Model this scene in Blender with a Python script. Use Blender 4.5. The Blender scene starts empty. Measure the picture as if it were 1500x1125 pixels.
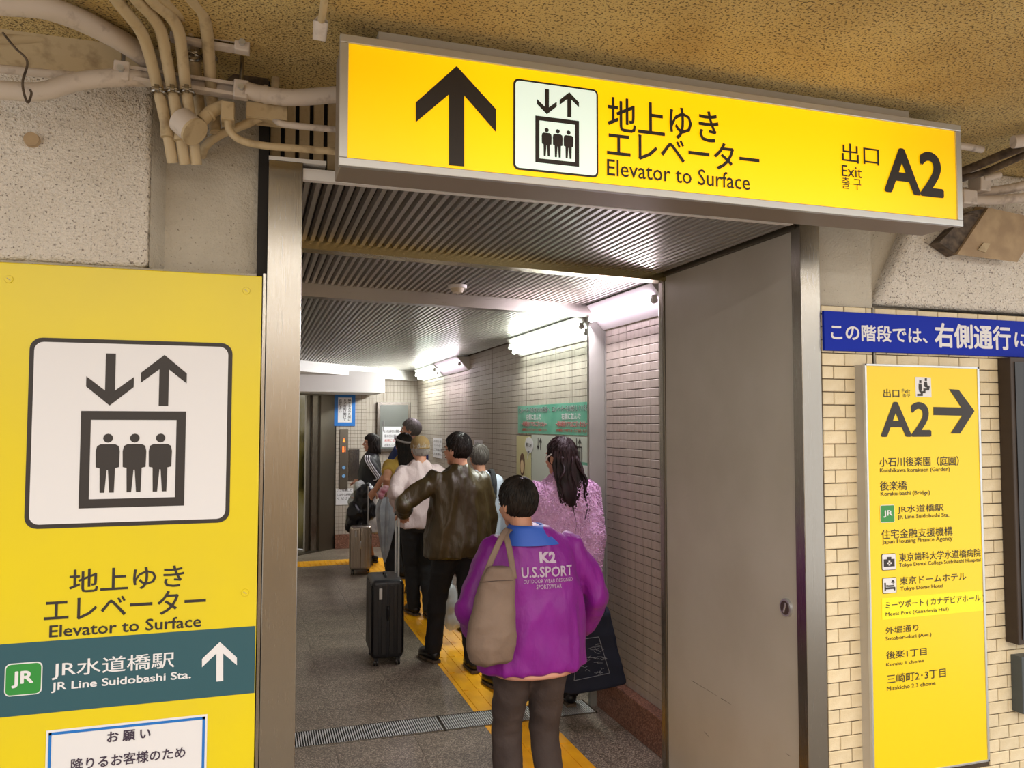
import bpy, bmesh, math, random
import numpy as np
from mathutils import Vector, Matrix, noise
random.seed(7)
SC = bpy.context.scene
COL = SC.collection
R = math.radians
PI = math.pi
# ------------------------------------------------------------------ camera, world, lights, exposure
CF, CH = 1170.06, 1.75
def cam_axes(yaw, p, r):
    f = Vector((math.sin(yaw)*math.cos(p), math.cos(yaw)*math.cos(p), math.sin(p)))
    rt = Vector((math.cos(yaw), -math.sin(yaw), 0)); up = rt.cross(f)
    return math.cos(r)*rt + math.sin(r)*up, -math.sin(r)*rt + math.cos(r)*up, f
RT, UP, FW = cam_axes(R(17.881), R(2.8305), R(.0757))
cam = bpy.data.cameras.new('camera'); cam.sensor_width = 36; cam.lens = CF/1500*36
cam.clip_start = .05
co = bpy.data.objects.new('camera', cam); COL.objects.link(co)
m = Matrix((RT, UP, -FW)).transposed().to_4x4(); m.translation = Vector((0, 0, CH)); co.matrix_world = m
SC.camera = co
SC.view_settings.view_transform = 'Standard'; SC.view_settings.look = 'None'
SC.view_settings.exposure = 0.62; SC.view_settings.gamma = 1; SC.view_settings.use_curve_mapping = False
w = bpy.data.worlds.new('world'); SC.world = w; w.use_nodes = True
w.node_tree.nodes['Background'].inputs[0].default_value = (1, .99, .97, 1)
w.node_tree.nodes['Background'].inputs[1].default_value = 1.1
def area(name, loc, rot, sx, sy, power, col=(1, 1, 1)):
    l = bpy.data.lights.new(name, 'AREA'); l.shape = 'RECTANGLE'; l.size = sx; l.size_y = sy; l.energy = power; l.color = col
    o = bpy.data.objects.new(name, l); o.location = loc; o.rotation_euler = rot; COL.objects.link(o); return o
# the concourse's ceiling lamps, behind and above the photographer
for yy, pw in ((.4, 62), (-1.5, 95), (-3.4, 95)):
    area('concourse_light', (1.0, yy, 2.68), (0, 0, 0), 7.0, .16, pw, (1, .98, .955))
    area('concourse_light', (1.0, yy, 2.66), (PI, 0, 0), 7.0, .10, pw*.22, (1, .98, .955))

def ray(x, y): return RT*((x-750)/CF) - UP*((y-562.5)/CF) + FW
def atX(x, y, v): d = ray(x, y); return d*(v/d.x) + Vector((0, 0, CH))
def atY(x, y, v): d = ray(x, y); return d*(v/d.y) + Vector((0, 0, CH))
def atZ(x, y, v): d = ray(x, y); return d*((v-CH)/d.z) + Vector((0, 0, CH))
def atD(x, y, D): return ray(x, y)*D + Vector((0, 0, CH))      # point at depth D along the view
# ------------------------------------------------------------------ materials
def nt(name):
    m = bpy.data.materials.new(name); m.use_nodes = True
    return m, m.node_tree.nodes, m.node_tree.links, m.node_tree.nodes['Principled BSDF']
def srgb(h):
    c = [int(h[i:i+2], 16)/255 for i in (0, 2, 4)]
    return tuple((x/12.92 if x < .04045 else ((x+.055)/1.055)**2.4) for x in c) + (1,)
def mat(name, hexc, rough=.6, metal=0, c2=None, scale=20, bump=0, bscale=None, stretch=None, spec=.5, detail=4, objr=0, alpha=None, sheen=0, lo=.35, hi=.65):
    """plain procedural material: base colour, noise-mixed second colour, bump, per-object variation"""
    m, N, L, b = nt(name)
    b.inputs['Roughness'].default_value = rough; b.inputs['Metallic'].default_value = metal
    b.inputs['Specular IOR Level'].default_value = spec
    b.inputs['Base Color'].default_value = srgb(hexc)
    if sheen: b.inputs['Sheen Weight'].default_value = sheen
    if alpha is not None: b.inputs['Alpha'].default_value = alpha
    tc = N.new('ShaderNodeTexCoord'); mp = N.new('ShaderNodeMapping'); L.new(tc.outputs['Object'], mp.inputs[0])
    if stretch: mp.inputs['Scale'].default_value = stretch
    col = None
    if c2:
        n = N.new('ShaderNodeTexNoise'); n.inputs['Scale'].default_value = scale; n.inputs['Detail'].default_value = detail
        L.new(mp.outputs[0], n.inputs[0])
        r = N.new('ShaderNodeValToRGB'); r.color_ramp.elements[0].position = lo; r.color_ramp.elements[1].position = hi
        r.color_ramp.elements[0].color = srgb(hexc); r.color_ramp.elements[1].color = srgb(c2)
        L.new(n.outputs[0], r.inputs[0]); col = r.outputs[0]
    if objr:
        oi = N.new('ShaderNodeObjectInfo'); mr = N.new('ShaderNodeMapRange')
        mr.inputs[3].default_value = 1-objr; mr.inputs[4].default_value = 1+objr; L.new(oi.outputs['Random'], mr.inputs[0])
        hs = N.new('ShaderNodeHueSaturation'); L.new(mr.outputs[0], hs.inputs['Value'])
        if col: L.new(col, hs.inputs['Color'])
        else: hs.inputs['Color'].default_value = srgb(hexc)
        col = hs.outputs[0]
    if col: L.new(col, b.inputs['Base Color'])
    if bump:
        n2 = N.new('ShaderNodeTexNoise'); n2.inputs['Scale'].default_value = bscale or scale; n2.inputs['Detail'].default_value = 5
        L.new(mp.outputs[0], n2.inputs[0])
        bp = N.new('ShaderNodeBump'); bp.inputs['Strength'].default_value = 1; bp.inputs['Distance'].default_value = bump
        L.new(n2.outputs[0], bp.inputs['Height']); L.new(bp.outputs[0], b.inputs['Normal'])
    return m
def rough_plaster(name, base, stain, pit, pits=.62, bump=.008):
    """sprayed concrete: pitted relief, dark pits, broad stains"""
    m, N, L, b = nt(name); b.inputs['Roughness'].default_value = .92
    tc = N.new('ShaderNodeTexCoord')
    v = N.new('ShaderNodeTexNoise'); v.inputs['Scale'].default_value = 140; v.inputs['Detail'].default_value = 3
    n = N.new('ShaderNodeTexNoise'); n.inputs['Scale'].default_value = 2.2; n.inputs['Detail'].default_value = 6
    n3 = N.new('ShaderNodeTexNoise'); n3.inputs['Scale'].default_value = 34; n3.inputs['Detail'].default_value = 5
    for q in (v, n, n3): L.new(tc.outputs['Object'], q.inputs[0])
    r1 = N.new('ShaderNodeValToRGB'); r1.color_ramp.elements[0].position = .38; r1.color_ramp.elements[1].position = .68
    r1.color_ramp.elements[0].color = srgb(base); r1.color_ramp.elements[1].color = srgb(stain); L.new(n.outputs[0], r1.inputs[0])
    r2 = N.new('ShaderNodeValToRGB'); r2.color_ramp.elements[0].position = pits; r2.color_ramp.elements[1].position = pits+.05
    L.new(v.outputs[0], r2.inputs[0])
    # pits cluster where the broad noise is high
    mu = N.new('ShaderNodeMath'); mu.operation = 'MULTIPLY'; L.new(r2.outputs[0], mu.inputs[0]); mu.inputs[1].default_value = .8
    mx = N.new('ShaderNodeMix'); mx.data_type = 'RGBA'; L.new(mu.outputs[0], mx.inputs[0]); L.new(r1.outputs[0], mx.inputs[6]); mx.inputs[7].default_value = srgb(pit)
    L.new(mx.outputs[2], b.inputs['Base Color'])
    ad = N.new('ShaderNodeMath'); ad.operation = 'MULTIPLY_ADD'; L.new(n3.outputs[0], ad.inputs[0]); ad.inputs[1].default_value = 1.4; L.new(v.outputs[0], ad.inputs[2])
    bp = N.new('ShaderNodeBump'); bp.inputs['Distance'].default_value = bump; bp.inputs['Strength'].default_value = 1; L.new(ad.outputs[0], bp.inputs['Height']); L.new(bp.outputs[0], b.inputs['Normal'])
    return m
def granite(name, c1, c2, c3, rough=.45, scale=150):
    m, N, L, b = nt(name); b.inputs['Roughness'].default_value = rough
    tc = N.new('ShaderNodeTexCoord'); v = N.new('ShaderNodeTexVoronoi'); v.inputs['Scale'].default_value = scale
    L.new(tc.outputs['Object'], v.inputs[0]); s = N.new('ShaderNodeSeparateColor'); L.new(v.outputs['Color'], s.inputs[0])
    r = N.new('ShaderNodeValToRGB'); L.new(s.outputs[0], r.inputs[0]); r.color_ramp.interpolation = 'LINEAR'
    r.color_ramp.elements[0].color = srgb(c1); r.color_ramp.elements[1].color = srgb(c3); e = r.color_ramp.elements.new(.55); e.color = srgb(c2)
    n = N.new('ShaderNodeTexNoise'); n.inputs['Scale'].default_value = 1.7; n.inputs['Detail'].default_value = 5; L.new(tc.outputs['Object'], n.inputs[0])
    hs = N.new('ShaderNodeHueSaturation'); mr = N.new('ShaderNodeMapRange'); mr.inputs[1].default_value = .3; mr.inputs[2].default_value = .7; mr.inputs[3].default_value = .8; mr.inputs[4].default_value = 1.15
    L.new(n.outputs[0], mr.inputs[0]); L.new(mr.outputs[0], hs.inputs['Value']); L.new(r.outputs[0], hs.inputs['Color']); L.new(hs.outputs[0], b.inputs['Base Color'])
    return m
def steel(name, hexc, rough=.32, stretch=(1, 1, 60), metal=1.0):
    m, N, L, b = nt(name); b.inputs['Metallic'].default_value = metal; b.inputs['Base Color'].default_value = srgb(hexc)
    tc = N.new('ShaderNodeTexCoord'); mp = N.new('ShaderNodeMapping'); mp.inputs['Scale'].default_value = stretch; L.new(tc.outputs['Object'], mp.inputs[0])
    n = N.new('ShaderNodeTexNoise'); n.inputs['Scale'].default_value = 9; n.inputs['Detail'].default_value = 4; L.new(mp.outputs[0], n.inputs[0])
    mr = N.new('ShaderNodeMapRange'); mr.inputs[3].default_value = rough-.08; mr.inputs[4].default_value = rough+.12; L.new(n.outputs[0], mr.inputs[0]); L.new(mr.outputs[0], b.inputs['Roughness'])
    bp = N.new('ShaderNodeBump'); bp.inputs['Distance'].default_value = .0004; L.new(n.outputs[0], bp.inputs['Height']); L.new(bp.outputs[0], b.inputs['Normal'])
    return m
def emit(name, hexc, s, fade=None):
    """a backlit or glowing surface; fade=(axis, centre, half, low): tubes inside do not reach the ends"""
    m, N, L, b = nt(name); b.inputs['Base Color'].default_value = srgb(hexc); b.inputs['Roughness'].default_value = .35
    b.inputs['Emission Color'].default_value = srgb(hexc); b.inputs['Emission Strength'].default_value = s
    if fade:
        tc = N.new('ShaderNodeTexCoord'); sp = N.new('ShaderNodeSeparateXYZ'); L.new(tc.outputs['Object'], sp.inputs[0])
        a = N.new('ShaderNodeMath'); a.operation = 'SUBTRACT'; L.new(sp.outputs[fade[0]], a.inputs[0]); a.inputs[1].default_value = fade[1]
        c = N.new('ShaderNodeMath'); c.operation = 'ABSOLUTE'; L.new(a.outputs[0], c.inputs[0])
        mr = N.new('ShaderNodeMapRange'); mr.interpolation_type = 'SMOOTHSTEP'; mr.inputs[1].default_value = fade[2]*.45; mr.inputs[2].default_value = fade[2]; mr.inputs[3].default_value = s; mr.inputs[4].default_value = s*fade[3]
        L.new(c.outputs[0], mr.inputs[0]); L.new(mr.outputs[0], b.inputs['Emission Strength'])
    return m
K = {}
K['plaster'] = rough_plaster('sprayed_plaster', 'e8e1d7', 'd2c9bc', '6d6055', .608, .012)
K['plaster_smooth'] = rough_plaster('smooth_plaster', 'c2bbad', 'a59c8c', '6b6054', .68, .004)
K['ceil'] = rough_plaster('ceiling_plaster', 'd4bc80', 'b99d62', '43321c', .548, .010)
K['brick'] = mat('brick_tile', 'd9c8a4', .5, c2='e3d5b6', scale=22, bump=.0012, bscale=160, objr=.06)
K['brickgrout'] = mat('brick_grout', '4d4136', .95)
K['tile'] = mat('ribbed_tile', 'b7ada0', .5, c2='aca194', scale=9, bump=.0025, bscale=55, stretch=(1, 3, .15), objr=.03)
K['tilegrout'] = mat('tile_grout', '5d5248', .95)
K['floor'] = granite('granite_tile', '4e443b', '75695c', 'b8aa98', .38, 190)
K['grout'] = mat('floor_joint', '57504a', .9)
K['redgranite'] = granite('red_granite', '54372c', '7d5241', 'a27a67', .35, 140)
K['tactile'] = mat('tactile_yellow', 'fbb705', .5, c2='eaa402', scale=6)
K['steel'] = steel('brushed_steel', '9a958d', .22, (60, 60, 1))
K['steel_h'] = steel('brushed_steel_across', 'a9a39b', .3, (1, 1, 60))
K['darksteel'] = steel('dark_steel', '7b7468', .4, (60, 60, 1))
K['slat'] = mat('ceiling_slat', 'b0aca6', .32, .8)
K['slatgap'] = mat('slat_gap', '1c1917', .9)
K['door'] = mat('door_paint', 'b5aea2', .42, c2='aaa294', scale=2.2, bump=.0004, bscale=60)
K['black'] = mat('print_black', '2b2523', .55)
K['white'] = mat('print_white', 'dddcdf', .45)
K['cream'] = mat('white_paint', 'dddad6', .5)
K['yellow'] = mat('panel_yellow', 'dfca10', .33, c2='d9c424', scale=2)
K['yellow2'] = mat('patch_yellow', 'fbe800', .35)
K['teal'] = mat('band_teal', '2b5560', .4)
K['green'] = mat('badge_green', '2f8a3c', .4)
K['blue'] = mat('print_blue', '1c6fc0', .4)
K['blue_sign'] = mat('strip_blue', '0427a8', .6, spec=.2)
K['pipe'] = mat('pipe_paint', 'b9a684', .55, c2='8e7b5d', scale=26, bump=.0006, bscale=60, lo=.52, hi=.78)
K['pipe_w'] = mat('pipe_white', 'c7bcb2', .55, c2='85766c', scale=24, bump=.0006, lo=.56, hi=.8)
K['pipe_d'] = mat('pipe_dark', '6b5c4b', .7, c2='3b3029', scale=30)
K['aluminium'] = mat('aluminium', 'c9cbcd', .38, .8)
K['alu_box'] = mat('sign_box', '8f8377', .45, .35)
K['beige_box'] = mat('box_beige', 'b29a78', .6, c2='9b8365', scale=14)
K['dark'] = mat('dark_void', '16120f', .8)
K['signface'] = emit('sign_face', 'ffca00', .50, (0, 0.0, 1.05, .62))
K['signwhite'] = emit('sign_white', 'e2f5ea', .36)
K['tube_w'] = emit('tube_white', 'f3fff6', 9)
K['tube_p'] = emit('tube_pink', 'fbeaff', 9)
K['red'] = mat('print_red', 'c0453c', .6)
K['banner'] = mat('banner_green', '4f9f86', .35, c2='6fb39d', scale=6)
K['poster'] = mat('poster_paper', 'c3c8c0', .3)
K['poster_y'] = mat('poster_yellow', 'cfc794', .4)
K['skin'] = mat('skin', 'c8957a', .5, c2='bd8468', scale=12)
K['hair'] = mat('hair_black', '14110f', .6, spec=.25, c2='241c16', scale=14)
K['hair_b'] = mat('hair_brown', '1a0e0f', .55, spec=.3, c2='2c171b', scale=14)
K['hair_g'] = mat('hair_grey', '5c5651', .6)
K['hair_w'] = mat('hair_white', 'a7a19c', .6)
K['eye'] = mat('eye_white', 'e8e2dc', .2)
K['lip'] = mat('lip', 'a35d50', .45)
# ------------------------------------------------------------------ object helpers
def tag(o, label=None, cat=None, group=None, kind=None):
    if label: o['label'] = label
    if cat: o['category'] = cat
    if group: o['group'] = group
    if kind: o['kind'] = kind
    return o
def empty(name, loc, rz=0):
    o = bpy.data.objects.new(name, None); o.empty_display_size = .1; o.location = loc; o.rotation_euler = (0, 0, rz)
    COL.objects.link(o); return o
def worldmat(o):
    m = Matrix.Translation(o.location) @ o.rotation_euler.to_matrix().to_4x4()
    return worldmat(o.parent) @ m if o.parent else m
class B:
    def __init__(s): s.bm = bmesh.new()
    def box(s, a, b, bev=0):
        a = Vector(a); b = Vector(b)
        r = bmesh.ops.create_cube(s.bm, size=1, matrix=Matrix.Translation((a+b)/2) @ Matrix.Diagonal((abs(b.x-a.x), abs(b.y-a.y), abs(b.z-a.z), 1)))
        if bev:
            es = list({e for v in r['verts'] for e in v.link_edges})
            bmesh.ops.bevel(s.bm, geom=es, offset=bev, segments=2, affect='EDGES', profile=.5)
        return s
    def obox(s, M, sx, sy, sz, bev=0):
        r = bmesh.ops.create_cube(s.bm, size=1, matrix=M @ Matrix.Diagonal((sx, sy, sz, 1)))
        if bev:
            es = list({e for v in r['verts'] for e in v.link_edges})
            bmesh.ops.bevel(s.bm, geom=es, offset=bev, segments=2, affect='EDGES', profile=.5)
        return s
    def prism(s, pts, vec):
        """polygon (list of 3-D points) swept by vec"""
        vec = Vector(vec); n = len(pts)
        A = [s.bm.verts.new(p) for p in pts]; C = [s.bm.verts.new(Vector(p)+vec) for p in pts]
        s.bm.faces.new(A); s.bm.faces.new(C[::-1])
        for i in range(n): s.bm.faces.new((A[i], C[i], C[(i+1) % n], A[(i+1) % n]))
        return s
    def face(s, pts):
        s.bm.faces.new([s.bm.verts.new(p) for p in pts]); return s
    def cyl(s, a, b, r, r2=None, n=20):
        return s.tube([a, b], [r, r if r2 is None else r2], n)
    def tube(s, pts, rad, n=12, cap=True, flat=None):
        """swept circle (or flat ellipse: flat=(fx,fy)) along points, one radius per point"""
        P = [Vector(p) for p in pts]
        if not hasattr(rad, '__len__'): rad = [rad]*len(P)
        T = []
        for i in range(len(P)):
            t = (P[min(i+1, len(P)-1)] - P[max(i-1, 0)]); T.append(t.normalized() if t.length > 1e-9 else Vector((0, 0, 1)))
        ref = Vector((1, 0, 0)) if abs(T[0].x) < .8 else Vector((0, 1, 0))
        u = (ref - T[0]*ref.dot(T[0])).normalized(); rings = []
        for i in range(len(P)):
            u = (u - T[i]*u.dot(T[i])).normalized(); v = T[i].cross(u)
            fx, fy = flat if flat else (1, 1)
            rings.append([s.bm.verts.new(P[i] + u*(rad[i]*fx*math.cos(2*PI*k/n)) + v*(rad[i]*fy*math.sin(2*PI*k/n))) for k in range(n)])
        s.bridge(rings, cap); return s
    def bridge(s, rings, cap=True):
        n = len(rings[0])
        for a, b in zip(rings, rings[1:]):
            for k in range(n): s.bm.faces.new((a[k], a[(k+1) % n], b[(k+1) % n], b[k]))
        if cap: s.bm.faces.new(rings[0][::-1]); s.bm.faces.new(rings[-1])
    def rings(s, R_, n=24, cap=True, p=2.3):
        """horizontal superellipse rings (cx,cy,cz,rx,ry)"""
        out = []
        for (cx, cy, cz, rx, ry) in R_:
            ring = []
            for k in range(n):
                a = 2*PI*k/n; c, q = math.cos(a), math.sin(a)
                ring.append(s.bm.verts.new((cx+rx*math.copysign(abs(c)**(2/p), c), cy+ry*math.copysign(abs(q)**(2/p), q), cz)))
            out.append(ring)
        s.bridge(out, cap); return s
    def ell(s, c, r, M=None, u=16, v=12):
        mm = Matrix.Translation(c) @ (M.to_4x4() if M else Matrix()) @ Matrix.Diagonal((r[0], r[1], r[2], 1))
        bmesh.ops.create_uvsphere(s.bm, u_segments=u, v_segments=v, radius=1, matrix=mm); return s
    def mesh(s, name='m'):
        bmesh.ops.recalc_face_normals(s.bm, faces=s.bm.faces)
        me = bpy.data.meshes.new(name); s.bm.to_mesh(me); s.bm.free(); return me
    def build(s, name, m, parent=None, smooth=False, kind=None, label=None, cat=None, group=None, local=False):
        return link(s.mesh(name), name, m, parent, smooth, kind, label, cat, group, local)
def link(me, name, m, parent=None, smooth=False, kind=None, label=None, cat=None, group=None, local=False):
    """mesh given in world coordinates (or the parent's, local=True); top-level meshes get their origin at their base"""
    me.materials.clear()
    if m is not None: me.materials.append(K[m] if isinstance(m, str) else m)
    o = bpy.data.objects.new(name, me); COL.objects.link(o)
    if parent:
        if not local: me.transform(worldmat(parent).inverted())
        o.parent = parent
    elif kind != 'structure' and not local and len(me.vertices):
        A = np.empty(len(me.vertices)*3); me.vertices.foreach_get('co', A); A = A.reshape(-1, 3)
        c = Vector(((A[:, 0].min()+A[:, 0].max())/2, (A[:, 1].min()+A[:, 1].max())/2, A[:, 2].min()))
        me.transform(Matrix.Translation(-c)); o.location = c
    if smooth:
        me.shade_smooth()
        if smooth != 'all': me.set_sharp_from_angle(angle=R(40))
    return tag(o, label, cat, group, kind)
def inst(me, name, parent, loc, scale=None):
    o = bpy.data.objects.new(name, me); COL.objects.link(o); o.parent = parent; o.location = loc
    if scale: o.scale = scale
    return o
class Plane:
    """a flat frame in the scene: (u, v) metres on it, n metres off it"""
    def __init__(s, o, U, V, N, pix=None): s.o, s.U, s.V, s.N, s.pix = Vector(o), Vector(U), Vector(V), Vector(N), pix
    def p(s, u, v, n=0): return s.o + s.U*u + s.V*v + s.N*n
    def uv(s, x, y):
        P = s.pix(x, y) - s.o; return P.dot(s.U), P.dot(s.V)
def front_plane(Y): return Plane((0, Y, 0), (1, 0, 0), (0, 0, 1), (0, -1, 0), lambda x, y: atY(x, y, Y))
def side_plane(X): return Plane((X, 0, 0), (0, -1, 0), (0, 0, 1), (-1, 0, 0), lambda x, y: atX(x, y, X))
def poly(name, pl, pts, n, m, parent, pix=True, thick=.0008, **kw):
    q = [pl.uv(*p) if pix else p for p in pts]
    b = B(); b.prism([pl.p(u, v, n) for u, v in q], pl.N*thick)
    b.bm.normal_update()
    bmesh.ops.triangulate(b.bm, faces=[f for f in b.bm.faces if len(f.verts) > 4])
    return b.build(name, m, parent, **kw)
def polys(name, pl, many, n, m, parent, thick=.0008, **kw):
    b = B()
    for q in many: b.prism([pl.p(u, v, n) for u, v in q], pl.N*thick)
    b.bm.normal_update()
    bmesh.ops.triangulate(b.bm, faces=[f for f in b.bm.faces if len(f.verts) > 4])
    return b.build(name, m, parent, **kw)
def text(name, s, pl, x0, y0, x1, y1, n, m, parent, bold=0.0, pix=True, vertical=False, space=1.0, label=None):
    """lettering fitted to a rectangle on the plane; (x0,y0) lower left, (x1,y1) upper right"""
    cu = bpy.data.curves.new(name, 'FONT'); cu.body = s; cu.size = 1; cu.offset = 0; cu.resolution_u = 5 if bold > .02 else 2; cu.space_character = space
    if vertical: cu.space_line = .95
    o = bpy.data.objects.new('tmp', cu); COL.objects.link(o)
    dg = bpy.context.evaluated_depsgraph_get(); me = bpy.data.meshes.new_from_object(o.evaluated_get(dg)); bpy.data.objects.remove(o); bpy.data.curves.remove(cu)
    if not len(me.vertices): return None
    A = np.empty(len(me.vertices)*3); me.vertices.foreach_get('co', A); A = A.reshape(-1, 3)
    a0, a1 = A.min(0), A.max(0)
    u0, v0 = pl.uv(x0, y0) if pix else (x0, y0); u1, v1 = pl.uv(x1, y1) if pix else (x1, y1)
    rb = bold*.85
    if rb > .002:      # heavier strokes: the glyphs laid over themselves, slightly shifted
        bm = bmesh.new()
        for k in range(8):
            t_ = me.copy(); t_.transform(Matrix.Translation((rb*math.cos(k*PI/4), rb*math.sin(k*PI/4), k))); bm.from_mesh(t_); bpy.data.meshes.remove(t_)
        bm.to_mesh(me); bm.free(); A = np.empty(len(me.vertices)*3); me.vertices.foreach_get('co', A); A = A.reshape(-1, 3); a0, a1 = A.min(0), A.max(0)
    W = np.array([pl.p(u0+(u1-u0)*(p[0]-a0[0])/(a1[0]-a0[0]), v0+(v1-v0)*(p[1]-a0[1])/max(1e-6, a1[1]-a0[1]), n+p[2]*.00005) for p in A])
    me.vertices.foreach_set('co', W.ravel()); me.update()
    return link(me, name, m, parent, label=label)
def rrect(u0, v0, u1, v1, r, k=5):
    out = []
    for cx, cy, a in ((u1-r, v1-r, 0), (u0+r, v1-r, 90), (u0+r, v0+r, 180), (u1-r, v0+r, 270)):
        for i in range(k+1): t = R(a+90*i/k); out.append((cx+r*math.cos(t), cy+r*math.sin(t)))
    return out
def elevator_icon(pl, u0, v0, u1, v1, n, parent, wm='white', bm_='black'):
    W, H_ = u1-u0, v1-v0
    poly('pictogram_border', pl, rrect(u0, v0, u1, v1, .06*W), n, bm_, parent, pix=False)
    t = .022*W
    poly('pictogram_field', pl, rrect(u0+t, v0+t, u1-t, v1-t, .045*W), n+.001, wm, parent, pix=False)
    f = lambda x, y: (u0+x*W, v1-y*H_)
    q = []
    for cx, sg in ((.385, -1), (.65, 1)):
        c = .215
        pts = [(0, -.14), (.115, -.04), (.115, .015), (.024, -.06), (.024, .14), (-.024, .14), (-.024, -.06), (-.115, .015), (-.115, -.04)]
        q.append([f(cx+a, c+sg*b) for a, b in pts])
    a, b_, c, d, t = .25, .765, .385, .90, .047
    q += [[f(a, c), f(b_, c), f(b_, c+t), f(a, c+t)], [f(a, d-t), f(b_, d-t), f(b_, d), f(a, d)], [f(a, c+t), f(a+t, c+t), f(a+t, d-t), f(a, d-t)], [f(b_-t, c+t), f(b_, c+t), f(b_, d-t), f(b_-t, d-t)]]
    for cx in (.382, .512, .64):
        q.append([f(cx+.024*math.cos(2*PI*i/12), .53+.024*math.sin(2*PI*i/12)*W/H_) for i in range(12)])
        q.append([f(cx+x, y) for x, y in ((-.035, .562), (.035, .562), (.052, .572), (.058, .6), (.056, .685), (.037, .69), (.034, .82), (.012, .82), (.003, .70), (-.003, .70), (-.012, .82), (-.034, .82), (-.037, .69), (-.056, .685), (-.058, .6), (-.052, .572))])
    polys('pictogram', pl, q, n+.002, bm_, parent)

# ================================================================== THE SETTING
WY = 2.5      # front wall plane
CZ = 2.5      # corridor ceiling
HZ = 2.8      # concourse ceiling
# ---- floor
b = B(); b.box((-4, -4, -.1), (5, 13, -.008)); floor = b.build('floor', 'grout', kind='structure')
P = .44
tb = B(); tb.box((-P/2+.0008, -P/2+.0008, -.006), (P/2-.0008, P/2-.0008, 0), .0006); tile_me = tb.mesh('floor_tile'); tile_me.materials.append(K['floor'])
cnt = 0; far = B()
for i in range(-9, 12):
    for j in range(-9, 30):
        cx, cy = .005+P*(i+.5), .26+P*(j+.5)
        if .0 < cx < 2.3 and 2.9 < cy < 11.8: inst(tile_me, 'floor_tile', floor, (cx, cy, 0)); cnt += 1
        else: far.box((cx-P/2+.0015, cy-P/2+.0015, -.006), (cx+P/2-.0015, cy+P/2-.0015, 0))
far.build('floor_tile', 'floor', floor, kind='stuff')
# ---- tactile paving: tiles with raised bars
TX0, TX1 = 1.30, 1.685
tw = (TX1-TX0)
tp = empty('tactile_strip', (0, 0, 0)); tag(tp, 'yellow guide strip of raised-bar tactile tiles running down the corridor floor', 'tactile paving')
b = B(); b.box((-tw/2+.001, -tw/2+.001, -.004), (tw/2-.001, tw/2-.001, .0015))
for k in range(4):
    x = -tw/2 + tw*(k+.5)/4
    b.box((x-.02, -tw/2+.012, .0), (x+.02, tw/2-.012, .006), .002)
tt = b.mesh('tactile_tile'); tt.materials.append(K['tactile'])
b = B(); b.box((-tw/2+.001, -tw/2+.001, -.004), (tw/2-.001, tw/2-.001, .0015))
for i in range(6):
    for j in range(6):
        b.cyl((-tw/2+tw*(i+.5)/6, -tw/2+tw*(j+.5)/6, .001), (-tw/2+tw*(i+.5)/6, -tw/2+tw*(j+.5)/6, .006), .014, .010, 10)
td = b.mesh('tactile_dot_tile'); td.materials.append(K['tactile'])
y = 4.53 - tw/2
while y > 1: inst(tt, 'guide_tile', tp, (TX0+tw/2, y, 0)); y -= tw
y = 4.76 + tw/2
while y < 9.3: inst(tt, 'guide_tile', tp, (TX0+tw/2, y, 0)); y += tw
for k in range(3): inst(td, 'warning_tile', tp, (TX0+tw/2, y+tw*k, 0))
for k in range(1, 3): inst(td, 'warning_tile', tp, (TX0+tw/2-tw*.5*k-.02, y+tw*2+.0*k+tw*.0, 0)).location = (TX0+tw/2-tw*k, y+tw*2, 0)
# ---- drain across the threshold
dr = empty('drain_channel', (1.15, 4.645, 0)); tag(dr, 'steel bar drain grating set across the corridor floor', 'drain grating')
b = B(); b.box((.1, 4.53, 0), (2.008, 4.538, .007)); b.box((.1, 4.752, 0), (2.008, 4.76, .007)); b.box((2.0, 4.53, 0), (2.008, 4.76, .007)); b.box((1.06, 4.53, .0), (1.075, 4.76, .0075)); b.build('drain_frame', 'steel', dr)
b = B(); b.box((.1, 4.538, -.003), (2.0, 4.752, .0005)); b.build('drain_pit', 'dark', dr)
b = B(); x = .1
while x < 1.995: b.box((x, 4.538, .0005), (x+.0056, 4.752, .0065)); x += .0134
b.build('grating_bar', mat('grating_steel', 'd2d2d0', .45, .3), dr, kind='stuff')
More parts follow.
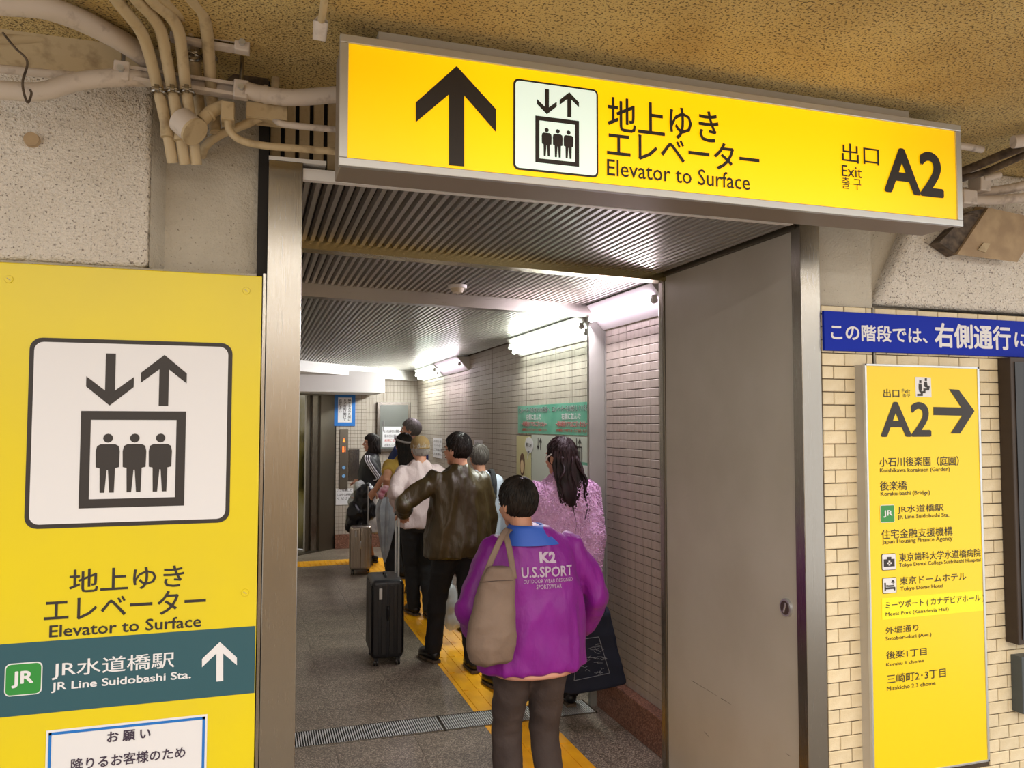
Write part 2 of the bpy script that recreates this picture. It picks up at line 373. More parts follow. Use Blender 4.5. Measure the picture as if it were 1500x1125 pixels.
# ---- corridor walls
def tiled(parent, pl, u0, u1, v0, v1, tu, tv, indiv, m='tile', nm='wall_tile', brick=False, near=None, rim=.006, skip=None):
    """rows of tiles on a plane, the first `indiv` (nearest) as objects, the rest joined"""
    cells = []; nv = int(math.ceil((v1-v0)/tv)); row = 0
    for j in range(nv):
        a = v0+j*tv; c = min(a+tv, v1)
        off = (tu/2 if (brick and j % 2) else 0); u = u0-off
        while u < u1-1e-4:
            l, r = max(u, u0), min(u+tu, u1)
            if r-l > .012 and not (skip and skip(l, a, r, c)): cells.append((l, a, r, c))
            u += tu
    if near: cells.sort(key=near)
    g = .0018; cache = {}; far = B(); nf = 0
    for k, (l, a, r, c) in enumerate(cells):
        if k < indiv:
            key = (round(r-l, 3), round(c-a, 3))
            if key not in cache:
                q = B(); hw, hv = (r-l)/2-g, (c-a)/2-g
                lo = [pl.U*x + pl.V*y for x, y in ((-hw, -hv), (hw, -hv), (hw, hv), (-hw, hv))]
                hi = [pl.U*x*(1-.0025/hw) + pl.V*y*(1-.0025/hv) + pl.N*rim for x, y in ((-hw, -hv), (hw, -hv), (hw, hv), (-hw, hv))]
                L_ = [q.bm.verts.new(p) for p in lo]; M_ = [q.bm.verts.new(p+pl.N*(rim-.002)) for p in lo]; H_ = [q.bm.verts.new(p) for p in hi]
                for X_, Y_ in ((L_, M_), (M_, H_)):
                    for i in range(4): q.bm.faces.new((X_[i], X_[(i+1) % 4], Y_[(i+1) % 4], Y_[i]))
                q.bm.faces.new(H_)
                me = q.mesh(nm); me.materials.append(K[m]); cache[key] = me
            inst(cache[key], nm, parent, pl.p((l+r)/2, (a+c)/2, random.uniform(-.0006, .0006)) - parent.location)
        else:
            lo = [pl.p(x, y, 0) for x, y in ((l+g, a+g), (r-g, a+g), (r-g, c-g), (l+g, c-g))]; nf += 1
            hi = [p + pl.N*rim for p in lo]
            L_ = [far.bm.verts.new(p) for p in lo]; H_ = [far.bm.verts.new(p) for p in hi]
            for i in range(4): far.bm.faces.new((L_[i], L_[(i+1) % 4], H_[(i+1) % 4], H_[i]))
            far.bm.faces.new(H_)
    if nf: far.build(nm, m, parent, kind='stuff')
RX = 2.13; FX = 2.27
b = B(); b.box((RX, 3.6, 0), (2.5, 4.66, 2.62)); b.box((FX, 4.66, 0), (2.5, 11.7, 2.62)); b.box((2.13, 2.6, 0), (2.5, 3.6, 2.62))
wr = b.build('wall_right', 'tilegrout', kind='structure')
tiled(wr, side_plane(RX), -4.645, -3.62, .2, 2.5, .1, .05, 300, near=lambda c: -c[0]*1.0+abs((c[1]+c[3])/2-1.9)*.55)
tiled(wr, side_plane(FX), -11.5, -4.70, .2, 2.5, .1, .05, 0)
# broad expansion joints of the far tiling
b = B()
for yy in (5.55, 6.6, 7.65, 8.7, 9.75, 10.8): b.box((FX-.0066, yy-.003, .2), (FX-.006, yy+.003, 2.5))
b.build('expansion_joint', 'tilegrout', wr)
b = B(); b.box((2.055, 3.6, 0), (RX, 4.645, .2), .004); b.box((FX-.05, 4.70, 0), (FX, 11.5, .2), .004); b.build('baseboard_right', 'redgranite', kind='structure')
b = B(); b.box((-.3, 2.75, 0), (.02, 10.5, 2.62)); wl = b.build('wall_left', 'tilegrout', kind='structure')
tiled(wl, Plane((.02, 0, 0), (0, 1, 0), (0, 0, 1), (1, 0, 0)), 3.4, 10.7, .2, 2.5, .1, .05, 0)
b = B(); b.box((.0, 3.3, 0), (.06, 10.7, .2), .004); b.build('baseboard_left', 'redgranite', kind='structure')
# back walls around the lift lobby
b = B(); b.box((1.52, 11.53, 0), (2.5, 11.75, 2.62)); b.box((1.10, 11.46, 0), (1.52, 11.75, 2.62)); wb = b.build('wall_back', 'tilegrout', kind='structure')
tiled(wb, front_plane(11.53), 1.52, 2.27, .2, 2.5, .05, .1, 0)
tiled(wb, front_plane(11.46), 1.10, 1.52, .2, 2.5, .05, .05, 0)
b = B(); b.box((1.10, 11.43, 0), (2.22, 11.55, .2), .003); b.build('baseboard_back', 'redgranite', kind='structure')
# ---- corridor ceiling: three bays of folded metal slats
b = B(); b.box((-.3, 2.62, CZ+.02), (2.5, 11.75, CZ+.1)); ceil_c = b.build('ceiling_corridor', 'slatgap', kind='structure')
h1a, h1b = Vector((.12, 3.365, CZ)), Vector((1.96, 3.58, CZ))
h2a, h2b = Vector((.02, 4.37, CZ)), Vector((2.05, 4.64, CZ))
c3a, c3b = Vector((.02, 9.35, CZ)), Vector((2.27, 11.53, CZ))
def line_y(a, c, x): return a.y + (c.y-a.y)*(x-a.x)/(c.x-a.x)
def slats(x0, x1, ya, yb, pitch, z):
    n = int((x1-x0)/pitch)
    for k in range(n):
        x = x0+pitch*k; y0, y1 = ya(x+pitch/2), yb(x+pitch/2)
        wd = pitch*.62; q = B(); dx = wd/2
        prof = [(-dx, .012), (-dx+.003, .0), (dx-.003, 0), (dx, .012), (dx+.004, .022), (-dx-.004, .022)]
        q.prism([(x+pitch/2+u, y0, z+v) for u, v in prof], (0, y1-y0, 0))
        q.build('ceiling_slat', 'slat', ceil_c)
slats(.13, 1.95, lambda x: 2.53, lambda x: line_y(h1a, h1b, x)-.02, .0345, CZ)
slats(.03, 2.12, lambda x: line_y(h1a, h1b, x)+.05, lambda x: line_y(h2a, h2b, x)-.02, .0345, CZ)
slats(.03, 2.27, lambda x: line_y(h2a, h2b, x)+.07, lambda x: line_y(c3a, c3b, x), .0345, CZ)
def bar(name, a, c, w0, w1, z0, z1, m, **kw):
    """straight bar between two plan points, from w0 to w1 across it"""
    a = Vector((a[0], a[1], 0)); c = Vector((c[0], c[1], 0)); t = (c-a).normalized(); n = Vector((-t.y, t.x, 0))
    q = B(); q.prism([a+n*w0+Vector((0, 0, z0)), c+n*w0+Vector((0, 0, z0)), c+n*w1+Vector((0, 0, z0)), a+n*w1+Vector((0, 0, z0))], (0, 0, z1-z0))
    return q.build(name, m, **kw)
K['steel_brassy_refl'] = steel('steel_brassy_reflection', 'b6a77c', .22, (1, 60, 60))  # steel header; its brassy reflection is put into the base colour
bar('trim_1', h1a, h1b, -.03, .05, CZ-.035, CZ+.02, 'steel_brassy_refl', kind='structure')
bar('trim_2', h2a, h2b, -.02, .06, CZ-.07, CZ+.02, 'steel_h', kind='structure')
bar('trim_3', c3a, c3b, 0, .5, CZ-.13, CZ+.02, 'cream', kind='structure')
bar('trim_4', (1.955, 2.53), (1.955, 3.58), -.012, .012, CZ-.012, CZ+.01, 'darksteel', kind='structure')
# soffit over the lift
b = B(); b.box((.02, 10.45, 2.15), (1.62, 11.46, 2.42), .004); b.build('trim_5', 'cream', kind='structure')
# pilaster frame at the second beam
b = B(); b.box((2.012, 4.648, 0), (2.27, 4.68, 2.5)); b.box((2.117, 4.636, .2), (2.129, 4.648, 2.5)); b.build('trim_6', mat('pilaster_metal', 'a3a39b', .38, .35, c2='979790', scale=3), kind='structure')
b = B(); b.box((.02, 4.45, 0), (.1, 4.6, 2.5), .003); b.build('trim_7', 'steel', kind='structure')
# corner trim at the end of the door leaf
b = B(); b.box((1.965, 3.585, 0), (2.14, 3.645, 2.5), .003); b.build('trim_8', 'steel', kind='structure')
# ---- front wall: opening frame in stainless steel
b = B(); b.box((.03, WY, 0), (.131, 2.68, CZ+.05), .002); b.build('trim_9', 'steel', kind='structure')
b = B(); b.box((1.945, WY, 0), (2.032, 2.555, HZ), .002); b.build('trim_10', 'steel', kind='structure')
b = B(); b.box((.0, WY+.02, 0), (.03, 2.68, HZ)); b.build('trim_11', 'dark', kind='structure')
b = B(); b.box((.131, 2.505, CZ+.0), (1.92, 2.53, CZ+.035)); b.build('trim_12', 'cream', kind='structure')
# fascia of upright ribs above the opening
b = B(); b.box((.03, 2.60, CZ+.06), (1.95, 2.66, HZ)); fa = b.build('wall_front_fascia', 'dark', kind='structure')
b = B(); b.box((-.016, 0, 0), (.016, .02, HZ-CZ-.06), .003); rm = b.mesh('rib'); rm.materials.append(K['pipe'])
for k in range(42): inst(rm, 'fascia_rib', fa, (.05+.044*k, 2.58, CZ+.06))
b = B(); b.box((.03, 2.50, CZ+.05), (.20, 2.60, CZ+.062)); b.build('trim_13', 'cream', kind='structure')
# ---- left front wall
def soft(o, w):
    md = o.modifiers.new('bevel', 'BEVEL'); md.width = w; md.segments = 4; md.limit_method = 'ANGLE'; md.angle_limit = R(20); return o
b = B(); b.box((-4, 2.50, 2.20), (-.295, 2.9, HZ)); o = b.build('wall_left_front_block', 'plaster', kind='structure', smooth=True); soft(o, .02)
b = B(); b.prism([(-.30, 2.56, 2.2), (.0, 2.56, 2.2), (.0, 2.56, HZ), (-.30, 2.56, HZ)], (0, .3, 0)); b.build('wall_left_front', 'plaster_smooth', kind='structure')
b = B(); b.prism([(-.296, 2.50, 2.2), (-.262, 2.56, 2.2), (-.30, 2.56, 2.2)], (0, 0, .6)); b.build('wall_left_return', 'plaster_smooth', kind='structure')
b = B(); b.box((-4, 2.516, 0), (.0, 2.9, 2.2)); b.build('wall_left_lower', 'plaster_smooth', kind='structure')
# cove moulding where wall meets ceiling
b = B(); b.prism([(-4, 2.5, HZ-.0), (-4, 2.5, HZ-.07), (-4, 2.44, HZ-.035), (-4, 2.40, HZ)], (3.75, 0, 0)); b.build('trim_14', 'pipe', kind='structure')
# ---- right front wall: brick-bond glazed tiles below, plaster above
b = B(); b.box((2.032, 2.506, 0), (5, 2.9, 2.2)); wf = b.build('wall_right_front', 'brickgrout', kind='structure')
U0, U1, V0, V1 = 2.22, 2.83, .35, 1.97
def under_panel(l, a, r, c): return l > U0+.02 and r < U1-.02 and a > V0 and c < V1-.03
TU, TV = .1035, .0492
tiled(wf, front_plane(2.506), 2.036, 2.272, .10, 2.2, TU, TV, 190, 'brick', 'brick', True, near=lambda c: -c[3], skip=under_panel)
tiled(wf, front_plane(2.506), 2.285, 3.30, .10, 2.2, TU, TV, 300, 'brick', 'brick', True, near=lambda c: (c[0] > 3.15, -c[3]), skip=under_panel)
b = B(); b.box((2.274, 2.499, 0), (2.283, 2.508, 2.2)); b.build('expansion_joint', 'darksteel', wf)
b = B(); b.box((2.032, 2.52, 2.2), (2.29, 2.9, HZ)); b.build('wall_right_front_upper', 'plaster_smooth', kind='structure')
b = B(); b.prism([(2.285, 2.56, 2.2), (2.56, 2.56, 2.2), (2.56, 2.56, HZ), (2.285, 2.56, HZ)], (0, .3, 0)); b.build('wall_right_front_recess', 'plaster_smooth', kind='structure')
b = B(); b.prism([(2.30, 2.505, 2.215), (5, 2.505, 2.215), (5, 2.505, HZ), (2.62, 2.505, HZ), (2.47, 2.505, 2.53)], (0, .35, 0)); o = b.build('wall_right_front_haunch', 'plaster', kind='structure', smooth=True); soft(o, .03)
# ---- concourse ceiling and far side of the concourse
b = B(); b.box((-4, -4, HZ), (5, 2.9, HZ+.1)); b.build('ceiling', 'ceil', kind='structure')
b = B(); b.box((-4, -4.1, 0), (5, -4, HZ)); b.build('wall_behind', 'beige_box', kind='structure')
# ================================================================== DOOR LEAF at the right of the opening
dl = empty('fire_door', (1.955, 3.05, 0)); tag(dl, 'pale grey steel fire door folded back along the right of the passage', 'door')
b = B(); b.box((1.955, 2.56, .005), (2.0, 3.56, CZ-.012), .002); b.build('door_leaf', 'door', dl)
b = B(); b.box((1.950, 3.562, .005), (2.005, 3.584, CZ-.012), .002); b.build('door_edge', 'darksteel', dl)
hp = atX(1153, 890, 1.955)
q = B(); q.cyl((1.957, hp.y, hp.z), (1.945, hp.y, hp.z), .036, .033, 28); hd = q.build('flush_ring', 'aluminium', dl, smooth=True)
q = B(); q.cyl((1.9455, hp.y, hp.z), (1.9435, hp.y, hp.z), .026, .026, 24); q.build('ring_cup', 'darksteel', hd, smooth=True)
q = B(); q.obox(Matrix.Translation((1.943, hp.y, hp.z)) @ Matrix.Rotation(R(20), 4, 'X'), .004, .008, .04, .001); q.build('ring_pull', 'aluminium', hd)
pl = side_plane(1.955)
b = B()
for (x0, y0, x1, y1) in ((1013, 997, 1050, 1019), (1056, 1023, 1071, 1032), (1152, 1104, 1158, 1108), (1032, 1072, 1039, 1080)):
    a, c = atX(x0, y0, 1.9545), atX(x1, y1, 1.9545); b.tube([a, c], [.0012, .0005], 4)
b.build('scratch', 'pipe_d', dl)

# ================================================================== OVERHEAD SIGN
SY = 2.05; SB = 2.215
c0, c1, c2, c3 = [atY(*p, SY) for p in ((497, 48), (1408, 185), (1408, 330), (497, 245))]
sx0, sx1, sz0, sz1 = (c0.x+c3.x)/2, (c1.x+c2.x)/2, (c2.z+c3.z)/2, (c0.z+c1.z)/2
sg = empty('overhead_sign', ((sx0+sx1)/2, SB, sz0)); tag(sg, 'long backlit yellow sign box with up arrow, elevator symbol and A2, hung over the passage', 'sign')
b = B(); b.box((sx0+.006, SY+.012, sz0+.006), (sx1-.006, SB, sz1-.006), .003); b.build('sign_box', 'alu_box', sg)
fw = .022
b = B()
for a, c in (((sx0, sz0), (sx1, sz0+fw)), ((sx0, sz1-fw), (sx1, sz1)), ((sx0, sz0+fw), (sx0+fw, sz1-fw)), ((sx1-fw, sz0+fw), (sx1, sz1-fw))): b.box((a[0], SY-.004, a[1]), (c[0], SY+.014, c[1]), .002)
b.build('sign_frame', 'aluminium', sg)
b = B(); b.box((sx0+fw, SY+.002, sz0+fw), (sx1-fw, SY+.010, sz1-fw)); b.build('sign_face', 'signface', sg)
b = B(); b.box((.30, SY+.05, sz1-.01), (2.08, SB-.02, HZ), .002); b.build('mounting_box', 'door', sg)
pl = front_plane(SY)
n0 = .0
poly('arrow', pl, [(668.8, 96.8), (726.4, 160), (726.4, 193.4), (680, 140), (680, 244), (657.6, 242), (657.6, 138.4), (609, 179), (609, 150.2)], n0, 'black', sg)
u0, v1 = pl.uv(752, 114.4); u1, _ = pl.uv(875.8, 130.4); _, v0 = pl.uv(874, 260.6)
elevator_icon(pl, u0, v0, u1, v1, n0, sg, 'signwhite')
text('lettering', '地上ゆき', pl, 890, 191, 1052, 163, n0+.001, 'black', sg, .012)
text('lettering', 'エレベーター', pl, 889, 230, 1112, 216, n0+.001, 'black', sg, .012)
text('lettering', 'Elevator to Surface', pl, 889, 257, 1098, 256, n0+.001, 'black', sg, .006)
text('lettering', '出口', pl, 1233, 237, 1287, 216, n0+.001, 'black', sg, .006)
text('lettering', 'Exit', pl, 1233, 258, 1262, 245, n0+.001, 'black', sg, .004)
text('lettering', '출 구', pl, 1233, 276, 1261, 262, n0+.001, 'black', sg, .0)
text('lettering', 'A2', pl, 1295, 281, 1381, 225, n0+.001, 'black', sg, .034)

# ================================================================== LEFT YELLOW PANEL
PY = 2.49
pl = front_plane(PY)
a0 = pl.uv(384, 405); 
pn = empty('wayfinding_panel', (-.5, 2.51, 0)); tag(pn, 'large yellow wall panel with elevator pictogram left of the passage', 'sign')
px1 = a0[0]; pz1 = 2.19
b = B(); b.box((-1.0, PY, .25), (px1, 2.515, pz1), .003); b.build('panel_board', 'yellow', pn)
b = B(); b.box((px1+.003, 2.50, 0), (.028, 2.53, 2.2)); b.build('trim_15', 'steel', kind='structure')
u0, v1 = pl.uv(44, 494); u1, v0 = pl.uv(336, 765)
elevator_icon(pl, u0, v0, u1, v1, .0005, pn)
text('lettering', '地上ゆき', pl, 101, 869, 270, 826, .001, 'black', pn, .010)
text('lettering', 'エレベーター', pl, 64, 912, 302, 862, .001, 'black', pn, .010)
text('lettering', 'Elevator to Surface', pl, 72, 934, 295, 901, .001, 'black', pn, .018)
u0, vb = pl.uv(0, 1051); _, vt = pl.uv(0, 944)
polys('teal_band', pl, [[(-1.0, vb), (px1-.002, vb), (px1-.002, vt), (-1.0, vt)]], .0005, 'teal', pn)
u0, v0 = pl.uv(8, 1019); u1, v1 = pl.uv(61, 970)
poly('badge_border', pl, rrect(u0-.003, v0-.003, u1+.003, v1+.003, .014), .0012, 'white', pn, pix=False)
poly('badge', pl, rrect(u0, v0, u1, v1, .012), .0022, 'green', pn, pix=False)
text('lettering', 'JR', pl, 17, 1008, 50, 981, .0034, 'white', pn, .035)
text('lettering', 'JR水道橋駅', pl, 76, 996, 256, 954, .0016, 'white', pn, .008)
text('lettering', 'JR Line Suidobashi Sta.', pl, 75, 1015, 280, 982, .0016, 'white', pn, .022)
poly('arrow', pl, [(322, 940), (347, 963), (347, 974), (327, 957), (327, 997), (317, 998), (317, 957), (296, 977), (296, 965)], .0016, 'white', pn)
for (x, y) in ((13, 409), (361, 426), (359, 868)):
    u, v = pl.uv(x, y); q = B(); q.cyl(pl.p(u, v, 0), pl.p(u, v, .003), .011, .010, 20); s_ = q.build('screw_cap', 'yellow', pn, smooth=True)
    q = B(); q.obox(Matrix.Translation(pl.p(u, v, .003)) @ Matrix.Rotation(R(35), 4, 'Y'), .011, .001, .002); q.build('screw_slot', 'pipe', s_)
# notice with a blue border (lower left)
nc = empty('paper_notice', (-.32, 2.487, .6)); tag(nc, 'white request notice with a blue border stuck low on the yellow panel', 'notice')
u0, v1 = pl.uv(68, 1072); u1, _ = pl.uv(304, 1044); v1 = (v1 + pl.uv(304, 1044)[1])/2
polys('sheet', pl, [[(u0, .55), (u1, .55), (u1, v1), (u0, v1)]], .001, 'white', nc)
t = .006; polys('blue_border', pl, [[(u0+t, v1-.013), (u1-t, v1-.013), (u1-t, v1-t), (u0+t, v1-t)], [(u0+t, .56), (u0+t+.007, .56), (u0+t+.007, v1-t), (u0+t, v1-t)], [(u1-t-.007, .56), (u1-t, .56), (u1-t, v1-t), (u1-t-.007, v1-t)]], .002, 'blue', nc)
K['ink'] = mat('ink_purple', '3d3043', .6)
text('lettering', 'お 願 い', pl, 157, 1088, 221, 1065, .003, 'ink', nc, .03)
text('lettering', '降りるお客様のため', pl, 104, 1129, 272, 1092, .003, 'ink', nc, .02)
text('lettering', '開けてお待ちください', pl, -.50, .66, -.16, .70, .003, 'ink', nc, .02, pix=False)

# ================================================================== RIGHT SIDE SIGNS
pl = front_plane(2.487)
bs = empty('blue_strip_sign', (2.6, 2.5, 2.03)); tag(bs, 'long blue strip sign with white lettering above the yellow directory', 'sign')
u0, v1 = pl.uv(1207, 455); v0 = pl.uv(1207, 513)[1]
b = B(); b.box((u0, 2.487, v0), (3.9, 2.500, v1), .0015); b.build('sign_board', 'blue_sign', bs)
text('lettering', 'この階段では、', pl, 1217, 498, 1358, 480, .001, 'white', bs, .028)
text('lettering', '右側通行', pl, 1369, 509, 1480, 478, .001, 'white', bs, .034)
text('lettering', 'に', pl, 1486, 508, 1508, 488, .001, 'white', bs, .02)
DY = 2.447
pl = front_plane(DY)
dp = empty('exit_directory', (2.53, 2.506, .38)); tag(dp, 'tall yellow exit directory with A2 and a right arrow on the brick wall', 'sign')
ul, vt = pl.uv(1268, 535); ul2, _ = pl.uv(1284, 533); ur, vb = pl.uv(1455, 1114); vt = (pl.uv(1268, 533)[1]+pl.uv(1434, 537)[1])/2
ur = pl.uv(1438, 700)[0]; ul = pl.uv(1266, 533)[0]; vb = pl.uv(1455, 1114)[1]
b = B(); b.box((ul+.003, DY+.006, vb+.003), (ur-.003, 2.506, vt-.003)); b.build('panel_box', 'door', dp)
b = B()
for a, c in (((ul, vb), (ur, vb+.008)), ((ul, vt-.008), (ur, vt)), ((ul, vb), (ul+.008, vt)), ((ur-.010, vb), (ur, vt))): b.box((a[0], DY-.003, a[1]), (c[0], DY+.010, c[1]), .001)
b.build('panel_frame', 'aluminium', dp)
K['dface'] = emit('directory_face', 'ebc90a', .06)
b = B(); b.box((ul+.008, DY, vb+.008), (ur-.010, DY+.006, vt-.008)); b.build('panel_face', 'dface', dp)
e = .001
text('lettering', '出口', pl, 1294, 582, 1317, 570, e, 'black', dp, .012)
text('lettering', 'Exit', pl, 1321, 576, 1333, 570, e, 'black', dp, .0)
text('lettering', '출구', pl, 1322, 582, 1333, 577, e, 'black', dp, .0)
poly('stairs_field', pl, [(1340, 552), (1363, 553), (1364, 582), (1341, 581)], e, 'white', dp)
sf = [[(1343, 577), (1348, 577), (1348, 573), (1352, 573), (1352, 569), (1357, 569), (1357, 565), (1361, 565), (1361, 568), (1360, 572), (1355, 572), (1355, 576), (1351, 576), (1351, 580), (1343, 580)],
      [(1345, 562), (1349, 562), (1350, 570), (1348, 575), (1346, 574), (1345, 569)], [(1346, 557), (1349, 557), (1349, 561), (1346, 561)],
      [(1353, 559), (1357, 559), (1358, 566), (1356, 568), (1353, 566)], [(1354, 554), (1357, 554), (1357, 558), (1354, 558)]]
polys('stairs_pictogram', pl, [[pl.uv(*p) for p in q] for q in sf], e+.001, 'black', dp)
text('lettering', 'A2', pl, 1290, 640, 1363, 589, e, 'black', dp, .030)
poly('arrow', pl, [(1367, 596), (1408, 597), (1390, 570), (1404, 571), (1427, 602), (1406, 635), (1392, 635), (1409, 609), (1367, 608)], e, 'black', dp)
rows = [('小石川後楽園（庭園）', 1288, 684, 1404, 668, .0), ('Koishikawa korakuen (Garden)', 1289, 694, 1391, 684, .012),
 ('後楽橋', 1289, 719, 1328, 704, .0), ('Koraku-bashi (Bridge)', 1290, 728, 1362, 718, .012),
 ('JR水道橋駅', 1315, 753, 1382, 738, .0), ('JR Line Suidobashi Sta.', 1315, 762, 1390, 751, .012),
 ('住宅金融支援機構', 1291, 790, 1395, 771, .0), ('Japan Housing Finance Agency', 1292, 799, 1395, 785, .012),
 ('東京歯科大学水道橋病院', 1317, 823, 1436, 803, .0), ('Tokyo Dental College Suidobashi Hospital', 1317, 832, 1436, 817, .012),
 ('東京ドームホテル', 1318, 857, 1415, 838, .0), ('Tokyo Dome Hotel', 1319, 867, 1381, 855, .012),
 ('外堀通り', 1297, 929, 1345, 914, .0), ('Sotobori-dori (Ave.)', 1297, 940, 1364, 926, .012),
 ('後楽1丁目', 1298, 966, 1357, 948, .0), ('Koraku 1 chome', 1298, 976, 1353, 965, .012),
 ('三崎町2･3丁目', 1299, 1002, 1385, 978, .0), ('Misakicho 2.3 chome', 1299, 1012, 1370, 997, .012)]
for s, x0, y0, x1, y1, bo in rows: text('lettering', s, pl, x0, y0, x1, y1, e, 'black', dp, .008+bo*.2)
hp_ = [pl.uv(1292, 908), pl.uv(1444, 864)]
polys('added_patch', pl, [[(hp_[0][0], hp_[0][1]), (ur-.012, hp_[0][1]), (ur-.012, hp_[1][1]), (hp_[0][0], hp_[1][1])]], .0003, 'yellow2', dp)
text('lettering', 'ミーツポート ( カナデビアホール )', pl, 1297, 894, 1441, 869, .0016, 'black', dp, .012)
text('lettering', 'Meets Port (Kanadevia Hall)', pl, 1297, 904, 1389, 889, .0016, 'black', dp, .010)
def badge(x0, y0, x1, y1, m, nm):
    u0, v0 = pl.uv(x0, y0); u1, v1 = pl.uv(x1, y1)
    poly(nm, pl, rrect(u0-.002, v0-.002, u1+.002, v1+.002, .006), e, 'white' if m == 'green' else 'black', dp, pix=False)
    poly(nm, pl, rrect(u0, v0, u1, v1, .005), e+.001, m, dp, pix=False); return u0, v0, u1-u0, v1-v0
badge(1290, 765, 1309, 740, 'green', 'badge'); text('lettering', 'JR', pl, 1293, 758, 1306, 747, e+.003, 'white', dp, .035)
u, v, W, H_ = badge(1292, 835, 1311, 811, 'white', 'hospital_field')
polys('hospital_pictogram', pl, [[(u+W*a, v+H_*c) for a, c in q] for q in ([(.1, .2), (.9, .2), (.9, .68), (.66, .68), (.66, .82), (.34, .82), (.34, .68), (.1, .68)],)], e+.002, 'black', dp)
polys('hospital_cross', pl, [[(u+W*a, v+H_*c) for a, c in q] for q in ([(.44, .28), (.56, .28), (.56, .58), (.44, .58)], [(.33, .38), (.67, .38), (.67, .48), (.33, .48)])], e+.003, 'white', dp)
u, v, W, H_ = badge(1293, 869, 1312, 846, 'white', 'hotel_field')
polys('hotel_pictogram', pl, [[(u+W*a, v+H_*c) for a, c in q] for q in ([(.1, .15), (.2, .15), (.2, .25), (.8, .25), (.8, .15), (.9, .15), (.9, .38), (.1, .38)], [(.1, .38), (.2, .38), (.2, .7), (.1, .7)], [(.24, .42), (.36, .42), (.36, .54), (.24, .54)], [(.38, .41), (.85, .41), (.8, .52), (.38, .52)], [(.6, .68), (.88, .68), (.8, .85), (.68, .85)], [(.73, .55), (.76, .55), (.76, .68), (.73, .68)])], e+.002, 'black', dp)
# dark cabinet cut by the right edge of the picture
cb = empty('notice_case', (3.2, 2.5, 1.0)); tag(cb, 'dark brown wall case at the far right edge beside the directory', 'wall case')
cx0 = atY(1485, 700, 2.44).x; cz1, cz0 = atY(1487, 523, 2.44).z, atY(1496, 945, 2.44).z
b = B(); b.box((cx0, 2.44, cz0), (cx0+.8, 2.499, cz1), .003); b.build('case_body', mat('case_brown', '3b2e24', .5, .2), cb)
b = B(); b.box((cx0+.02, 2.436, cz0+.02), (cx0+.78, 2.44, cz1-.02)); b.build('case_glass', mat('case_glass', '1d1a18', .1), cb)
gx = atY(1497, 985, 2.45).x; gz = atY(1497, 963, 2.45).z
b = B(); b.box((gx, 2.45, .6), (gx+.3, 2.499, gz), .002); b.build('wall_plate', mat('plate_grey', '4f5557', .4, .4), label='dark grey wall plate under the brown case at the right edge', cat='wall plate')

# ================================================================== PIPES, upper left
def arc(pts, k=6):
    """Catmull-Rom through the points"""
    P = [Vector(p) for p in pts]; P = [2*P[0]-P[1]] + P + [2*P[-1]-P[-2]]; out = []
    for i in range(1, len(P)-2):
        for t in range(k):
            s = t/k; a, b_, c, d = P[i-1:i+3]
            out.append(.5*((2*b_)+(-a+c)*s+(2*a-5*b_+4*c-d)*s*s+(-a+3*b_-3*c+d)*s**3))
    out.append(P[-2]); return out
def pp(*q): return arc([atY(x, y, Y) for x, y, Y in q])
def pipe(name, label, path, r, m, cat='pipe', group=None, **kw):
    q = B(); q.tube(path, r, 14); o = q.build(name, m, smooth=True, label=label, cat=cat, group=group); return o
def clamp(x, y, Y, r, parent, m='steel'):
    c = atY(x, y, Y); q = B()
    q.tube([c+Vector((r*1.15*math.cos(t), r*1.15*math.sin(t), 0)) for t in [2*PI*i/16 for i in range(17)]], .004, 6, cap=False)
    q.box(c+Vector((-.006, -r*1.2-.022, -.008)), c+Vector((.006, -r*1.2, .008)), .001); q.cyl(c+Vector((-.012, -r*1.2-.014, 0)), c+Vector((.012, -r*1.2-.014, 0)), .004, n=8)
    return q.build('pipe_clamp', m, parent, smooth=True)
# three conduits that come along the ceiling and turn down the wall
three = [((140, -45, 1.98), (171, 0, 2.10), (190, 24, 2.16), (207, 47, 2.22), (219, 80, 2.29), (229, 120, 2.345), (244, 185, 2.40), (253, 238, 2.44)),
         ((165, -45, 1.98), (201, 0, 2.10), (221, 21, 2.16), (235, 44, 2.22), (243, 80, 2.29), (251, 124, 2.345), (263, 190, 2.40), (271, 240, 2.44)),
         ((190, -45, 1.98), (223, 0, 2.10), (246, 20, 2.16), (261, 44, 2.22), (267, 80, 2.29), (272, 127, 2.345), (280, 180, 2.40), (288, 241, 2.44))]
nm3 = ('leftmost', 'middle', 'rightmost')
for q, nme in zip(three, nm3):
    o = pipe('conduit', 'painted conduit bending down the wall, %s of three in the front row' % nme, pp(*q), .0155, 'pipe')
    clamp(q[5][0]+3, 136, 2.345, .0155, o)
    cc = atY(q[6][0]+1, q[6][1]+6, 2.402); cp = B(); cp.tube([cc+Vector((-.001, 0, .02)), cc+Vector((.001, 0, -.02))], .0178, 14); cp.build('coupling', 'pipe', o, smooth=True)
for q, nme in ((((205, -40, 2.0), (243, 0, 2.12), (263, 16, 2.18), (278, 37, 2.26), (283, 75, 2.36), (291, 150, 2.45), (295, 200, 2.5)), 'left'), (((255, -35, 1.98), (283, 0, 2.1), (298, 19, 2.16), (303, 47, 2.24), (306, 80, 2.32), (311, 150, 2.42), (316, 196, 2.46)), 'right')):
    o = pipe('conduit', 'painted conduit in the rear row, %s one, passing behind the steel channel' % nme, pp(*q), .0165, 'pipe')
    clamp(q[4][0], 84, 2.345, .018, o)
